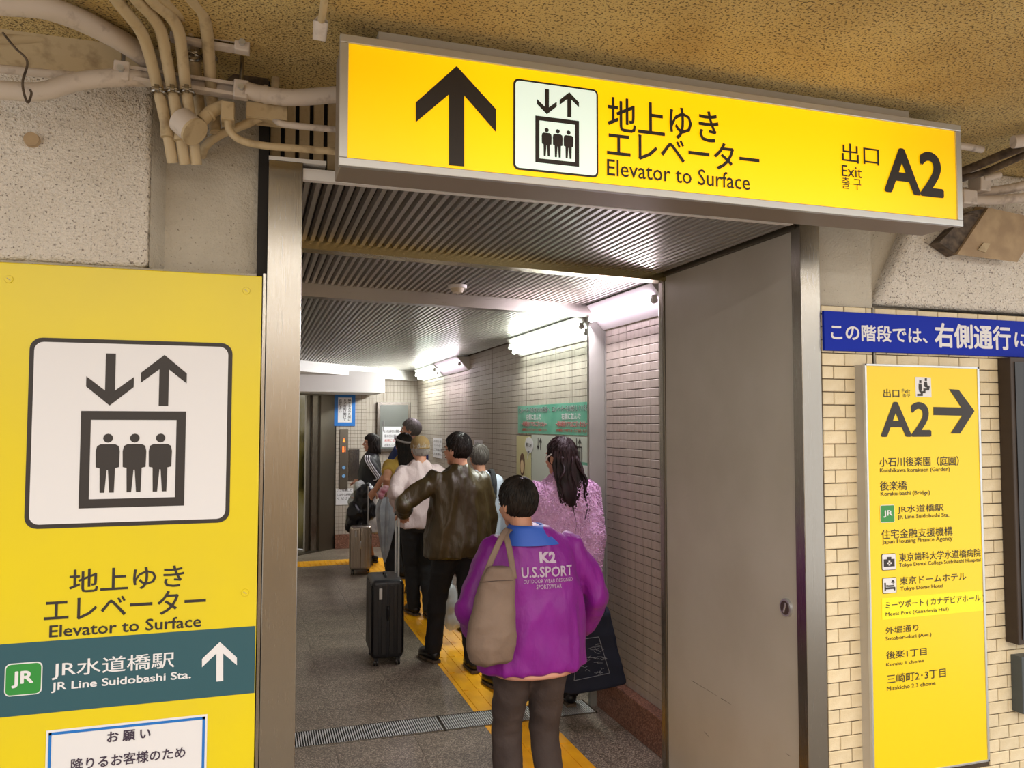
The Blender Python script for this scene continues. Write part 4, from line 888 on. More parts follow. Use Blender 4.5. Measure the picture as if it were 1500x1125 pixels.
def make_hair(s, Mh, root, style, m, length=.4, n=260, seed=0, top=None):
    rnd = random.Random(seed); f = hair_surface(style); b = B(); rows = []
    for i in range(21):
        th = PI*i/20; row = []
        for j in range(36):
            ph = 2*PI*j/36; dv = Vector((math.sin(th)*math.cos(ph), math.sin(th)*math.sin(ph), math.cos(th)))
            p = f(dv); p = p*(1+.012*noise.noise(dv*7+Vector((seed, 0, 0)))); row.append(b.bm.verts.new(p*s))
        rows.append(row)
    b.bridge(rows, True)
    bmesh.ops.remove_doubles(b.bm, verts=b.bm.verts, dist=1e-5)
    mes = [b.mesh()]
    if style in ('long', 'bob'):
        b = B(); L_ = length
        if style == 'long':
            b.rings([(0, -.025, .05, .08, .08), (0, -.040, -.03, .088, .070), (0, -.055, -.11, .092, .060), (0, -.085, -.11-L_*.35, .105, .045), (0, -.115, -.11-L_*.75, .085, .032), (.0, -.12, -.11-L_, .04, .016)], 22)
        else: b.rings([(0, -.02, .06, .086, .09), (0, -.028, -.02, .094, .082), (0, -.03, -.09, .092, .076), (0, -.03, -.135, .080, .066), (0, -.03, -.142, .05, .04)], 22)
        for v in b.bm.verts: v.co = (v.co + v.normal*0 + Vector((.004*noise.noise(v.co*22), .004*noise.noise(v.co*25+Vector((5, 0, 0))), 0)))*s
        mes.append(bake(b.mesh(), [('SUBSURF', dict(levels=1))]))
    # locks: thin tapered strands lying on the hair
    b = B()
    for k in range(n):
        ph = rnd.uniform(0, 2*PI); th = rnd.uniform(.05, 1.9); pts = []; dl = rnd.uniform(.35, .7); tw_ = rnd.uniform(-.25, .25)
        for i in range(6):
            t = th+dl*i/5; a = ph+tw_*i/5; dv = Vector((math.sin(t)*math.cos(a), math.sin(t)*math.sin(a), math.cos(t)))
            dv = Matrix.Rotation(R(22), 3, 'X') @ dv
            pts.append((f(dv)*(1.006+.015*rnd.random()*(i in (2, 3))))*s)
        w_ = rnd.uniform(.0025, .006)*s; b.tube(pts, [w_*.3, w_, w_, w_*.9, w_*.6, w_*.1], 4)
    if style in ('long', 'bob'):
        for k in range(90):
            a = rnd.uniform(-.2, PI+.2); L_ = (length if style == 'long' else .05)*rnd.uniform(.7, 1.12); pts = []
            for i in range(9):
                t = i/8; z = .04-(.15+L_)*t if style == 'long' else .03-(.12+L_)*t
                q = min(1, max(0, -(z+.03)/.45)); rx = .093+.012*q-.05*max(0, t-.8)/.2; cy = -.04-.08*q; ry = .072-.035*q
                pts.append(Vector((rx*math.cos(a)+.006*math.sin(9*t+k), cy-ry*math.sin(a)+.004*math.sin(7*t+2*k), z))*s)
            w_ = rnd.uniform(.003, .008)*s; b.tube(pts, [w_*x for x in (.4, 1, 1, 1, 1, .9, .8, .6, .1)], 4)
    mes.append(b.mesh()); me = joined(mes); me.transform(Mh)
    return link(me, 'hair', m, root, smooth=True, local=True)
def foot_mesh(s, A, yaw, toe=0):
    b = B(); b.tube([(0, -.085, .045), (0, -.06, .05), (0, 0, .055), (0, .06, .045), (0, .12, .036), (0, .165, .03), (0, .18, .026)], [.022, .038, .042, .044, .045, .034, .015], 14)
    for v in b.bm.verts: v.co.z = max(.012, v.co.z)
    u = B()
    sole = [(-.03, -.085), (.03, -.085), (.036, -.02), (.044, .07), (.046, .12), (.03, .175), (0, .19), (-.03, .175), (-.046, .12), (-.044, .07), (-.036, -.02)]
    u.prism([(x, y, 0) for x, y in sole], (0, 0, .018))
    M_ = Matrix.Translation(Vector((A[0], A[1], A[2]))) @ Matrix.Rotation(yaw, 4, 'Z') @ Matrix.Rotation(-toe, 4, 'X') @ Matrix.Scale(s, 4)
    a, c = b.mesh(), u.mesh(); a.transform(M_); c.transform(M_); return a, c
def person(px, D, h, heading, label, top, bottom, hair, style='short', w=1.0, hem=.80, head_yaw=0, head_pitch=0, LH=None, RH=None, lfoot=None, rfoot=None, short=False, amp=.010, bare_legs=False,
           hand_curl=.5, hlen=.4, belly=1.0, shoes='black_shoe', skirt=None, seed=1, glasses=False, lean=0, sleeve=1.0, lpole=None, rpole=None, locks=380, head_shift=0, vox=.012):
    s = h/1.68; g = atD(px[0], px[1], D); hd_ = R(heading)
    root_loc = Vector((g.x, g.y, .006)); Mr = Matrix.Translation(root_loc) @ Matrix.Rotation(hd_, 4, 'Z'); inv = Mr.inverted()
    loc = lambda P: (inv @ Vector(P))
    V3 = lambda x, y, z: Vector((x, y, z))*s
    S = {1: V3(.160*w, -.005, 1.345), -1: V3(-.160*w, -.005, 1.345)}
    T = {1: loc(RH) if RH else V3(.235*w, .06, .80), -1: loc(LH) if LH else V3(-.235*w, .06, .80)}
    EL, WR = {}, {}
    for sd, pole in ((1, rpole), (-1, lpole)): EL[sd], WR[sd] = ik(S[sd], T[sd], .285*s, .255*s, pole or (sd*.5, -1, -.2))
    F_ = {1: loc(rfoot) if rfoot else V3(.10, .0, 0), -1: loc(lfoot) if lfoot else V3(-.10, .03, 0)}
    Hc = Matrix.Translation(V3(head_shift, -.01+lean*.3, 1.555)) @ Matrix.Translation((0, -.03*s, -.1*s)) @ Matrix.Rotation(R(head_yaw), 4, 'Z') @ Matrix.Rotation(R(head_pitch), 4, 'X') @ Matrix.Translation((0, .03*s, .1*s))
    # --- body: head and neck, trunk and limbs, hands, one mesh
    b = B(); e = lambda c, r_: b.ell(Vector(c)*s, Vector(r_)*s)
    e((0, -.012, .03), (.074, .092, .085)); e((0, .022, -.028), (.060, .068, .072)); e((0, .052, -.088), (.028, .026, .022)); e((0, .074, .022), (.045, .014, .012))
    b.tube([Vector((0, .086, .012))*s, Vector((0, .099, -.012))*s, Vector((0, .105, -.026))*s], [.007*s, .010*s, .013*s], 8)
    for sd in (1, -1): e((sd*.077, -.006, -.012), (.008, .019, .031)); e((sd*.036, .062, -.028), (.018, .018, .018))
    b.tube([Vector((0, -.018, -.03))*s, Vector((0, -.03, -.11))*s, Vector((0, -.035, -.20))*s], [.050*s, .052*s, .062*s], 14)
    hm = remesh(b, .0065, 3); hm.transform(Hc)
    b = B(); b.rings([tuple(x*s for x in q) for q in ((0, 0, .86, .14, .10), (0, 0, 1.0, .13, .09), (0, 0, 1.15, .14, .095), (0, 0, 1.28, .145, .09), (0, -.005, 1.35, .11, .07), (0, -.015, 1.39, .06, .05), (0, -.02, 1.44, .045, .045))], 20)
    for sd in (1, -1):
        b.tube([S[sd]*.98, (S[sd]+EL[sd])/2, EL[sd], (EL[sd]+WR[sd])/2, WR[sd]], [.048*s, .046*s, .040*s, .036*s, .027*s], 12)
        hip = V3(sd*.085, 0, .88); an = F_[sd]+Vector((0, -.02*s, .085*s)); kn, an = ik(hip, an, .42*s, .405*s, (0, 1, 0)); F_[sd, 'k'] = kn; F_[sd, 'a'] = an
        b.tube([hip, (hip+kn)/2, kn, (kn+an)/2, an], [.075*s, .066*s, .050*s, .046*s, .034*s], 12)
    bmz = remesh(b, .016, 3)
    pieces = [hm, bmz]
    for sd in (1, -1):
        b = B(); dd = (WR[sd]-EL[sd]).normalized(); hand_mesh(b, Vector((0, 0, 0)), dd, Vector((-sd, .1, 0)) if abs(dd.z) > .5 else Vector((0, 0, -1)), sd, hand_curl)
        q = remesh(b, .0045, 2); q.transform(Matrix.Translation(WR[sd]) @ Matrix.Scale(s, 4)); pieces.append(q)
    body = joined(pieces); body.materials.clear(); body.materials.append(K['skin']); body.shade_smooth()
    o = bpy.data.objects.new('person', body); o.location = root_loc; o.rotation_euler = (0, 0, hd_); COL.objects.link(o); tag(o, label, 'person')
    # eyes, lips
    for sd in (1, -1):
        b = B(); b.ell(Vector((sd*.030, .0765, -.001))*s, Vector((.014, .010, .008))*s, u=12, v=8); me = b.mesh(); me.transform(Hc); ey = link(me, 'eye', 'eye', o, smooth=True, local=True)
        b = B(); b.ell(Vector((sd*.030, .0845, -.001))*s, Vector((.006, .004, .006))*s, u=10, v=6); me = b.mesh(); me.transform(Hc); link(me, 'iris', 'black', ey, smooth=True, local=True)
        b = B(); b.tube([Vector((sd*.014, .086, .018))*s, Vector((sd*.032, .087, .023))*s, Vector((sd*.048, .075, .018))*s], [.002*s, .003*s, .001*s], 6); me = b.mesh(); me.transform(Hc); link(me, 'eyebrow', hair, o, smooth=True, local=True)
    b = B(); b.ell(Vector((0, .086, -.056))*s, Vector((.022, .008, .008))*s, u=12, v=8); me = b.mesh(); me.transform(Hc); link(me, 'lips', 'lip', o, smooth=True, local=True)
    if hair: make_hair(s, Hc, o, style, hair, hlen, locks, seed)
    if glasses:
        b = B()
        for sd in (1, -1):
            b.tube([Vector((sd*.032+.021*math.cos(a), .098, -.002+.016*math.sin(a)))*s for a in [2*PI*i/16 for i in range(17)]], .0013*s, 5, cap=False)
            b.tube([Vector((sd*.053, .096, .002))*s, Vector((sd*.080, .05, .004))*s, Vector((sd*.085, -.01, .004))*s], .0016*s, 5)
        b.tube([Vector((-.011, .1, 0))*s, Vector((.011, .1, 0))*s], .0013*s, 5); me = b.mesh(); me.transform(Hc); link(me, 'glasses', 'black', o, local=True)
    # --- top garment
    b = B(); W_ = w
    T_ = [(0, .0, hem, .205*W_*belly, .150*belly), (0, .0, hem+.06, .203*W_*belly, .152*belly), (0, .0, (hem+1.2)/2, .195*W_*belly, .148*belly), (0, 0, 1.18, .195*W_, .142), (0, -.005, 1.28, .190*W_, .134), (0, -.008, 1.34, .172*W_, .118), (0, -.014, 1.385, .130*W_, .098), (0, -.02, 1.42, .092, .082), (0, -.022, 1.45, .066, .064)]
    b.rings([tuple(x*s for x in q) for q in T_], 28)
    for sd in (1, -1):
        if short:
            b.tube([S[sd]*.97, S[sd], (S[sd]+EL[sd])/2+Vector((0, 0, 0))], [.07*s, .074*s, .068*s], 16)
        else:
            wr_ = EL[sd]+(WR[sd]-EL[sd])*.97
            b.tube([S[sd]*.95, S[sd], (S[sd]*.5+EL[sd]*.5), EL[sd], (EL[sd]+wr_)/2, wr_], [x*s*sleeve for x in (.060, .067, .066, .062, .056, .046)], 16); b.ell(EL[sd], [.067*s*sleeve]*3)
        b.ell(S[sd]+Vector((-sd*.01*s, 0, -.004)), [.066*s]*3)
    me = remesh(b, vox, 5); wrinkle(me, amp, seed=seed); 
    tp_ = link(me, top[0], top[1], o, smooth='all', local=True)
    # --- bottom garment
    b = B(); hipr = [(0, 0, 1.0, .150*W_, .112), (0, 0, .92, .158*W_, .118), (0, 0, .84, .165*W_, .122)]
    if skirt:
        b.rings([tuple(x*s for x in q) for q in hipr + [(0, 0, .6, .22, .19), (0, 0, skirt, .26, .23)]], 32)
        me = remesh(b, .012, 2); wrinkle(me, .012, (14, 14, 1.0), seed)
        link(me, bottom[0], bottom[1], o, smooth='all', local=True)
    else:
        b.rings([tuple(x*s for x in q) for q in hipr + [(0, 0, .79, .14, .10)]], 24)
        for sd in (1, -1):
            kn, an = F_[sd, 'k'], F_[sd, 'a']; hip = V3(sd*.085, 0, .86); low = an+Vector((0, -.005, -.03*s))
            b.tube([hip, hip*.6+kn*.4, kn, kn*.45+an*.55, low], [x*s for x in (.094, .086, .072, .066, .062)], 16)
        me = remesh(b, .012, 3); wrinkle(me, .007, (6, 6, 9), seed+5)
        link(me, bottom[0], bottom[1], o, smooth='all', local=True)
    for sd in (1, -1):
        F0 = F_[sd]; a, c = foot_mesh(s, (F0.x, F0.y-.01, max(0, F0.z)), R(-8*sd)); sh = link(a, 'shoe', shoes, o, smooth='all', local=True); link(c, 'sole', 'pipe_d', sh, local=True)
    return o, s, Hc, tp_
def decal(name, s, obj, m, x0, z0, x1, z1, bold=0):
    """lettering laid on a garment's back (local -y side)"""
    from mathutils.bvhtree import BVHTree
    me0 = obj.data; bvh = BVHTree.FromPolygons([v.co for v in me0.vertices], [tuple(p.vertices) for p in me0.polygons])
    cu = bpy.data.curves.new(name, 'FONT'); cu.body = s; cu.size = 1; cu.offset = bold; cu.resolution_u = 2
    o = bpy.data.objects.new('tmp', cu); COL.objects.link(o); dg = bpy.context.evaluated_depsgraph_get(); me = bpy.data.meshes.new_from_object(o.evaluated_get(dg)); bpy.data.objects.remove(o)
    xs = [v.co.x for v in me.vertices]; ys = [v.co.y for v in me.vertices]; a0, a1, b0, b1 = min(xs), max(xs), min(ys), max(ys)
    bm = bmesh.new(); bm.from_mesh(me); bmesh.ops.subdivide_edges(bm, edges=[e for e in bm.edges if e.calc_length() > .2], cuts=2, use_grid_fill=False)
    for v in bm.verts:
        x = x0+(x1-x0)*(v.co.x-a0)/(a1-a0); z = z0+(z1-z0)*(v.co.y-b0)/(b1-b0)
        hit = bvh.ray_cast(Vector((x, -1, z)), Vector((0, 1, 0)))[0]; v.co = Vector((x, (hit.y if hit else -.15)-.0035, z))
    bm.to_mesh(me); bm.free(); return link(me, name, m, obj.parent, local=True)
K['purple'] = mat('jacket_purple', '860a90', .52, c2='7a0984', scale=5, sheen=.05, bump=.022, bscale=7, stretch=(1.2, 1.2, .55))
K['collar_blue'] = mat('collar_blue', '2f5cc0', .6)
K['trouser_taupe'] = mat('trouser_brown', '463a37', .8, c2='3b302e', scale=6, bump=.018, bscale=8)
K['brown_coat'] = mat('coat_brown', '35290f', .42, c2='423415', scale=4, bump=.03, bscale=6, stretch=(1.3, 1.3, .5))
K['black_cloth'] = mat('cloth_black', '131215', .85)
K['charcoal'] = mat('cloth_charcoal', '24262a', .85, c2='1c1d20', scale=5, bump=.02, bscale=7)
K['pink_shirt'] = mat('shirt_pale', 'cdb9b8', .7, c2='bfabab', scale=5, bump=.03, bscale=7, stretch=(1.2, 1.2, .6))
K['white_shirt'] = mat('shirt_white', 'b9c3d2', .7)
K['yellow_top'] = mat('top_yellow', 'b08e3c', .8)
K['navy'] = mat('tee_navy', '1d2c5c', .8)
K['pink_fleece'] = mat('fleece_pink', 'cf9fca', .9, c2='e0b8dc', scale=70, sheen=.4)
K['jacket_black'] = mat('jacket_black', '18191a', .6)
K['pale_skirt'] = mat('skirt_pale', 'b9b3a4', .8, c2='8f8b84', scale=8)
K['black_shoe'] = mat('shoe_black', '121114', .35)
K['cap_tan'] = mat('cap_tan', '8d7248', .8)
K['taupe_bag'] = mat('bag_taupe', '847062', .75, c2='786457', scale=6, bump=.012, bscale=9)
K['navy_tote'] = mat('tote_navy', '141d33', .8)
K['silver'] = mat('case_silver', 'b5aca0', .3, .8)
K['case_black'] = mat('case_black', '15161a', .35, bump=.0003, bscale=200)
K['umbrella'] = mat('umbrella_film', 'a9abb2', .25, c2='8d9098', scale=8)
K['plastic'] = mat('plastic_white', 'c9ccd0', .25, alpha=.7)

# --- P1: purple jacket
A1 = person((780, 800), 3.40, 1.52, 0, 'person in purple jacket with blue collar and white back print, taupe bag on left shoulder', ('jacket', 'purple'), ('trousers', 'trouser_taupe'), 'hair', 'short', w=1.20, hem=.80, head_yaw=22, head_pitch=-4,
            LH=atD(697, 932, 3.44), RH=atD(848, 925, 3.60), lpole=(-.6, -.8, 0), rpole=(.9, -.8, 0), amp=.018, belly=1.06, seed=3, lean=.05, locks=700, head_shift=-.062, vox=.010)
o, s, Hc, jk = A1
b = B(); b.rings([tuple(x*s for x in q) for q in ((-.015, -.022, 1.372, .145, .112), (-.025, -.022, 1.41, .118, .100), (-.038, -.022, 1.445, .088, .084), (-.040, -.022, 1.460, .078, .076), (-.040, -.022, 1.450, .066, .066), (-.04, -.022, 1.40, .055, .055))], 28, cap=False); b.build('collar', 'collar_blue', o, smooth='all', local=True)
b = B(); b.rings([tuple(x*s for x in q) for q in ((0, 0, .775, .19, .142), (0, 0, .79, .2, .150), (0, 0, .83, .2, .148))], 28); b.build('shirt_hem', mat('hem_peach', 'd7a18d', .8), o, smooth='all', local=True)
K['print_silver'] = mat('print_silver', 'b9a5bd', .4)
cx = .022
decal('lettering', 'K2', jk, 'print_silver', cx-.032, 1.295*s, cx+.036, 1.345*s, .05)
decal('lettering', 'U.S.SPORT', jk, 'print_silver', cx-.112, 1.232*s, cx+.112, 1.28*s, .02)
decal('lettering', 'OUTDOOR WEAR DESIGNED', jk, 'print_silver', cx-.105, 1.207*s, cx+.112, 1.224*s, .0)
decal('lettering', 'SPORTSWEAR', jk, 'print_silver', cx-.05, 1.180*s, cx+.06, 1.200*s, .0)
# --- P2: pink fleece coat
P2 = person((822, 800), 4.85, 1.665, 0, 'woman in fluffy pink coat with long dark wavy hair facing the posters', ('coat', 'pink_fleece'), ('trousers', 'black_cloth'), 'hair_b', 'long', w=1.12, hem=.66, head_yaw=28, hlen=.20, RH=atD(868, 900, 4.70), amp=.006, seed=5, belly=1.0, locks=300,
            lfoot=atZ(726, 1008, 0), rfoot=atZ(832, 1030, 0), sleeve=1.08)
o, s, Hc, ct = P2
me0 = ct.data; rnd = random.Random(4); q = bmesh.new()
fs = me0.polygons
for k in range(9000):
    f = fs[rnd.randrange(len(fs))]; n_ = f.normal; c_ = f.center
    if rnd.random() < .3 and n_.y > .5: continue
    t_ = Vector((rnd.uniform(-1, 1), rnd.uniform(-1, 1), rnd.uniform(-1.2, .5))); t_ = (t_-n_*t_.dot(n_)).normalized(); u_ = n_.cross(t_); r_ = rnd.uniform(.0035, .006)
    base = [q.verts.new(c_-n_*.002+t_*r_*a+u_*r_*b_) for a, b_ in ((1, 0), (-.5, .87), (-.5, -.87))]
    mid = [q.verts.new(c_+n_*.009+t_*(.004+r_*.8*a)+u_*r_*.8*b_) for a, b_ in ((1, 0), (-.5, .87), (-.5, -.87))]
    tip = q.verts.new(c_+n_*.010+t_*.016)
    for i in range(3): q.faces.new((base[i], base[(i+1) % 3], mid[(i+1) % 3], mid[i])); q.faces.new((mid[i], mid[(i+1) % 3], tip))
me = bpy.data.meshes.new('tufts'); q.to_mesh(me); q.free(); link(me, 'fleece_pile', 'pink_fleece', o, kind='stuff', local=True)
b = B()   # curls hanging over the right shoulder and back
for k, (ax, ay, ln_) in enumerate(((.13, -.10, .42), (.145, -.06, .48), (.02, -.165, .36), (.11, -.12, .30), (-.06, -.15, .22), (.155, -.03, .40))):
    pts = [Vector((ax*min(1, .5+t*1.2)+.012*math.sin(14*t+k), ay*min(1, .75+t*.8)+.010*math.cos(13*t+k)-.01, 1.56-ln_*t*1.25))*s for t in [i/16 for i in range(17)]]
    b.tube(pts, [(.012 if k != 2 else .005)*(1-.85*i/16)*s for i in range(17)], 6)
b.build('hair_curl', 'hair_b', o, smooth='all', local=True, kind='stuff')
b = B(); b.tube([Vector(p)*s for p in ((-.088, -.01, .02), (-.092, .02, .0), (-.088, .035, -.02))], .0045*s, 6); me = b.mesh(); me.transform(Hc); link(me, 'hair_clip', 'cream', o, local=True)
# --- P3: brown coat
P3 = person((671, 800), 5.72, 1.68, 6, 'man in dark brown coat with glasses, left hand on the black suitcase handle', ('coat', 'brown_coat'), ('trousers', 'black_cloth'), 'hair', 'short', w=1.12, hem=.80, head_yaw=38, LH=atD(592, 752, 5.78), lpole=(-1, -.2, -.6),
            lfoot=atZ(632, 968, 0), rfoot=atZ(692, 982, 0), glasses=True, amp=.022, belly=1.08, seed=8)
# --- P4: light shirt, backpack
P4 = person((701, 800), 6.75, 1.57, 0, 'person in pale blue-white shirt with a dark backpack strap, half hidden behind the brown coat', ('shirt', 'white_shirt'), ('trousers', 'charcoal'), 'hair_g', 'short', w=1.0, hem=.82, head_yaw=10, seed=9, LH=atD(668, 790, 6.6))
o, s, Hc, tp4 = P4
for sd in (1, -1):
    b = B(); b.tube(arc([Vector((sd*.10, .135, 1.10))*s, Vector((sd*.105, .125, 1.30))*s, Vector((sd*.115, .0, 1.445))*s, Vector((sd*.11, -.13, 1.36))*s, Vector((sd*.10, -.16, 1.20))*s]), .022*s, 10, flat=(1, .35)); b.build('backpack_strap', 'charcoal', o, smooth='all', local=True)
# --- P5: cap
P5 = person((614, 800), 7.2, 1.63, 4, 'man in tan cap and pale pink shirt with dark trousers, behind the long-haired woman', ('shirt', 'pink_shirt'), ('trousers', 'charcoal'), 'hair_w', 'short', w=1.10, hem=.84, head_yaw=8, seed=11, lfoot=atZ(606, 900, 0), amp=.018, sleeve=1.05, LH=atD(585, 748, 7.1))
o, s, Hc, tp5 = P5
b = B(); rows = []
for i in range(9):
    th = (PI/2)*i/8; rows.append([b.bm.verts.new(Vector((.088*math.sin(th)*math.cos(a), -.012+.108*math.sin(th)*math.sin(a), .04+.092*math.cos(th)))*s) for a in [2*PI*j/28 for j in range(28)]])
rows.append([b.bm.verts.new(Vector((.089*math.cos(a), -.012+.109*math.sin(a), .012))*s) for a in [2*PI*j/28 for j in range(28)]])
b.bridge(rows, False); bmesh.ops.remove_doubles(b.bm, verts=b.bm.verts, dist=1e-5); me = bake(b.mesh(), [('SOLIDIFY', dict(thickness=.004))]); me.transform(Hc); cp = link(me, 'cap', 'cap_tan', o, smooth=True, local=True)
b = B(); b.prism([Vector(p)*s for p in ((-.07, .06, .03), (-.05, .12, .022), (0, .15, .018), (.05, .12, .022), (.07, .06, .03), (0, .07, .035))], (0, 0, .005)); me = b.mesh(); me.transform(Hc); link(me, 'cap_brim', 'cap_tan', cp, local=True)
b = B(); b.tube([Vector(p)*s for p in ((-.05, -.112, .016), (0, -.124, .016), (.05, -.112, .016))], .006*s, 6); me = b.mesh(); me.transform(Hc); link(me, 'cap_strap', 'cap_tan', cp, local=True)
# --- P6: long hair, yellow top
P6 = person((590, 800), 8.15, 1.645, 12, 'woman with very long black hair, grey headband and yellow top holding the folded umbrella', ('top', 'yellow_top'), ('trousers', 'black_cloth'), 'hair', 'long', w=.98, hem=.80, head_yaw=10, hlen=.34, LH=atD(566, 722, 8.05), seed=13, short=True)
o, s, Hc, tp6 = P6
b = B(); b.tube([Vector((.090*math.cos(a), -.014+.108*math.sin(a), .055+.03*math.sin(a)))*s for a in [2*PI*i/28 for i in range(29)]], .012*s, 8, cap=False); me = b.mesh(); me.transform(Hc); link(me, 'headband', mat('band_grey', '8c8480', .8), o, smooth=True, local=True)
# --- P7: tall, grey hair, navy tee
P7 = person((600, 800), 9.1, 1.80, 35, 'tall grey-haired man in navy t-shirt reaching down to the silver suitcase', ('t_shirt', 'navy'), ('trousers', 'charcoal'), 'hair_g', 'short', w=1.0, hem=.84, head_yaw=35, LH=atD(549, 718, 9.15), lpole=(-.4, -1, -.3), seed=15, short=True, shoes='red_shoe' if 'red_shoe' in K else 'black_shoe')
# --- P8: black jacket with white stripes
P8 = person((541, 800), 9.95, 1.615, 72, 'young woman with black bob and black track jacket with white sleeve stripes, facing the elevator', ('jacket', 'jacket_black'), ('skirt', 'pale_skirt'), 'hair', 'bob', w=.98, hem=.96, head_yaw=12, LH=atD(528, 705, 9.9), RH=atD(522, 722, 9.8), lpole=(0, -1, -.4), rpole=(.4, -1, -.2), seed=17, skirt=.42)
o, s, Hc, tp8 = P8
S8 = Vector((-.160*.98, -.005, 1.345))*s; inv8 = (Matrix.Translation(o.location) @ Matrix.Rotation(o.rotation_euler.z, 4, 'Z')).inverted()
e8, w8 = ik(S8, inv8 @ atD(528, 705, 9.9), .285*s, .255*s, (0, -1, -.4))
for k in (-1, 0, 1):
    b = B(); off = Vector((-.062*s, 0, .0)); tv = Vector((0, .026*k*s, 0)); pts = [S8+off*1.05+tv+Vector((0, 0, .06*s)), S8+off*1.18+tv, (S8+e8)/2+off*1.08+tv, e8+off*1.02+tv*.9, (e8+w8)/2+off*.9+tv*.7]
    b.tube(arc(pts, 4), .0075*s, 8, flat=(.6, 1)); b.build('sleeve_stripe', 'white', o, smooth='all', local=True)
# --- P9: inside the lift
ep = lpl.p(Lw-.66, 0, -.55)
P9 = person((440, 800), 11.4, 1.62, 180, 'dark-clothed person standing inside the elevator car behind the steel frame', ('coat', 'black_cloth'), ('trousers', 'black_cloth'), 'hair', 'short', seed=19, locks=80)
P9[0].location = Vector((ep.x, ep.y, .012))

# ================================================================== BAGS AND LUGGAGE
# taupe shoulder bag
g = atD(720, 975, 3.17); tbg = empty('shoulder_bag', g); tag(tbg, 'soft taupe shoulder bag hanging at the left back of the purple jacket', 'bag')
b = B(); k_ = 3.17/CF
def rowpx(xl, xr, y, D, dep): a, c = atD(xl, y, D), atD(xr, y, D); return ((a.x+c.x)/2, (a.y+c.y)/2, a.z, abs(c.x-a.x)/2, dep)
b.rings([rowpx(700, 742, 973, 3.16, .03), rowpx(687, 753, 966, 3.16, .055), rowpx(681, 758, 945, 3.16, .07), rowpx(684, 758, 915, 3.16, .066), rowpx(692, 757, 880, 3.17, .05), rowpx(702, 756, 850, 3.17, .034), rowpx(712, 752, 830, 3.17, .022)], 28)
me = remesh(b, .008, 3); wrinkle(me, .007, (9, 9, 9), 2); link(me, 'bag_body', 'taupe_bag', tbg, smooth='all')
for pts in (((708, 850, 3.17), (722, 815, 3.18), (731, 795, 3.20), (738, 782, 3.24), (744, 776, 3.32), (738, 784, 3.46), (722, 830, 3.50)), ((753, 848, 3.17), (748, 815, 3.19), (744, 795, 3.21), (741, 783, 3.25), (747, 776, 3.33), (741, 786, 3.46), (726, 830, 3.50))):
    b = B(); b.tube(arc([atD(*p) for p in pts], 5), .013, 12, flat=(1, .32)); b.build('strap', 'taupe_bag', tbg, smooth='all')
b = B(); b.tube([atD(703, 853, 3.125), atD(725, 851, 3.125), atD(752, 850, 3.125)], .0012, 5); b.build('seam', 'trouser_taupe', tbg)
# navy tote
tg = empty('tote_bag', atD(880, 1010, 4.6)); tag(tg, 'navy canvas tote with a pale square print hanging right of the purple jacket', 'bag')
fr = [atD(*p, 4.55) for p in ((832, 898), (862, 896), (893, 895), (903, 940), (918, 1003), (880, 1012), (838, 1019), (820, 1016), (826, 950))]
b = B(); b.prism(fr, FW*.10); me = bake(b.mesh(), [('BEVEL', dict(width=.012, segments=3)), ('REMESH', dict(mode='VOXEL', voxel_size=.009)), ('SMOOTH', dict(iterations=2, factor=.5))]); wrinkle(me, .006, (8, 8, 8), 4); link(me, 'bag_body', 'navy_tote', tg, smooth='all')
def tline(nm, pts, r_, m_):
    b = B(); b.tube([atD(x, y, 4.54) for x, y in pts], r_, 5); return b.build(nm, m_, tg)
K['tote_print'] = mat('tote_print', '8d929c', .8)
tline('print_border', [(846, 937), (877, 933), (893, 986), (841, 997), (846, 937)], .0022, 'tote_print')
rnd = random.Random(3)
b = B()
for k in range(26):
    x, y = rnd.uniform(850, 880), rnd.uniform(943, 988); b.tube([atD(x+rnd.uniform(-4, 4)+t*3, y+rnd.uniform(-2, 2), 4.54) for t in range(4)], .0011, 4)
b.build('print_pattern', 'tote_print', tg, kind='stuff')
for dd in (4.56, 4.63):
    b = B(); b.tube(arc([atD(845, 900, dd), atD(852, 878, dd), atD(866, 868, dd+.02), atD(880, 878, dd), atD(886, 900, dd)], 5), .011, 10, flat=(1, .3)); b.build('strap', 'navy_tote', tg, smooth='all')
b = B(); b.prism([atD(*p, 4.59) for p in ((868, 905), (880, 903), (878, 888), (867, 891))], FW*.02); b.build('paper_packet', 'white', label='white packet poking out of the navy tote', cat='packet')
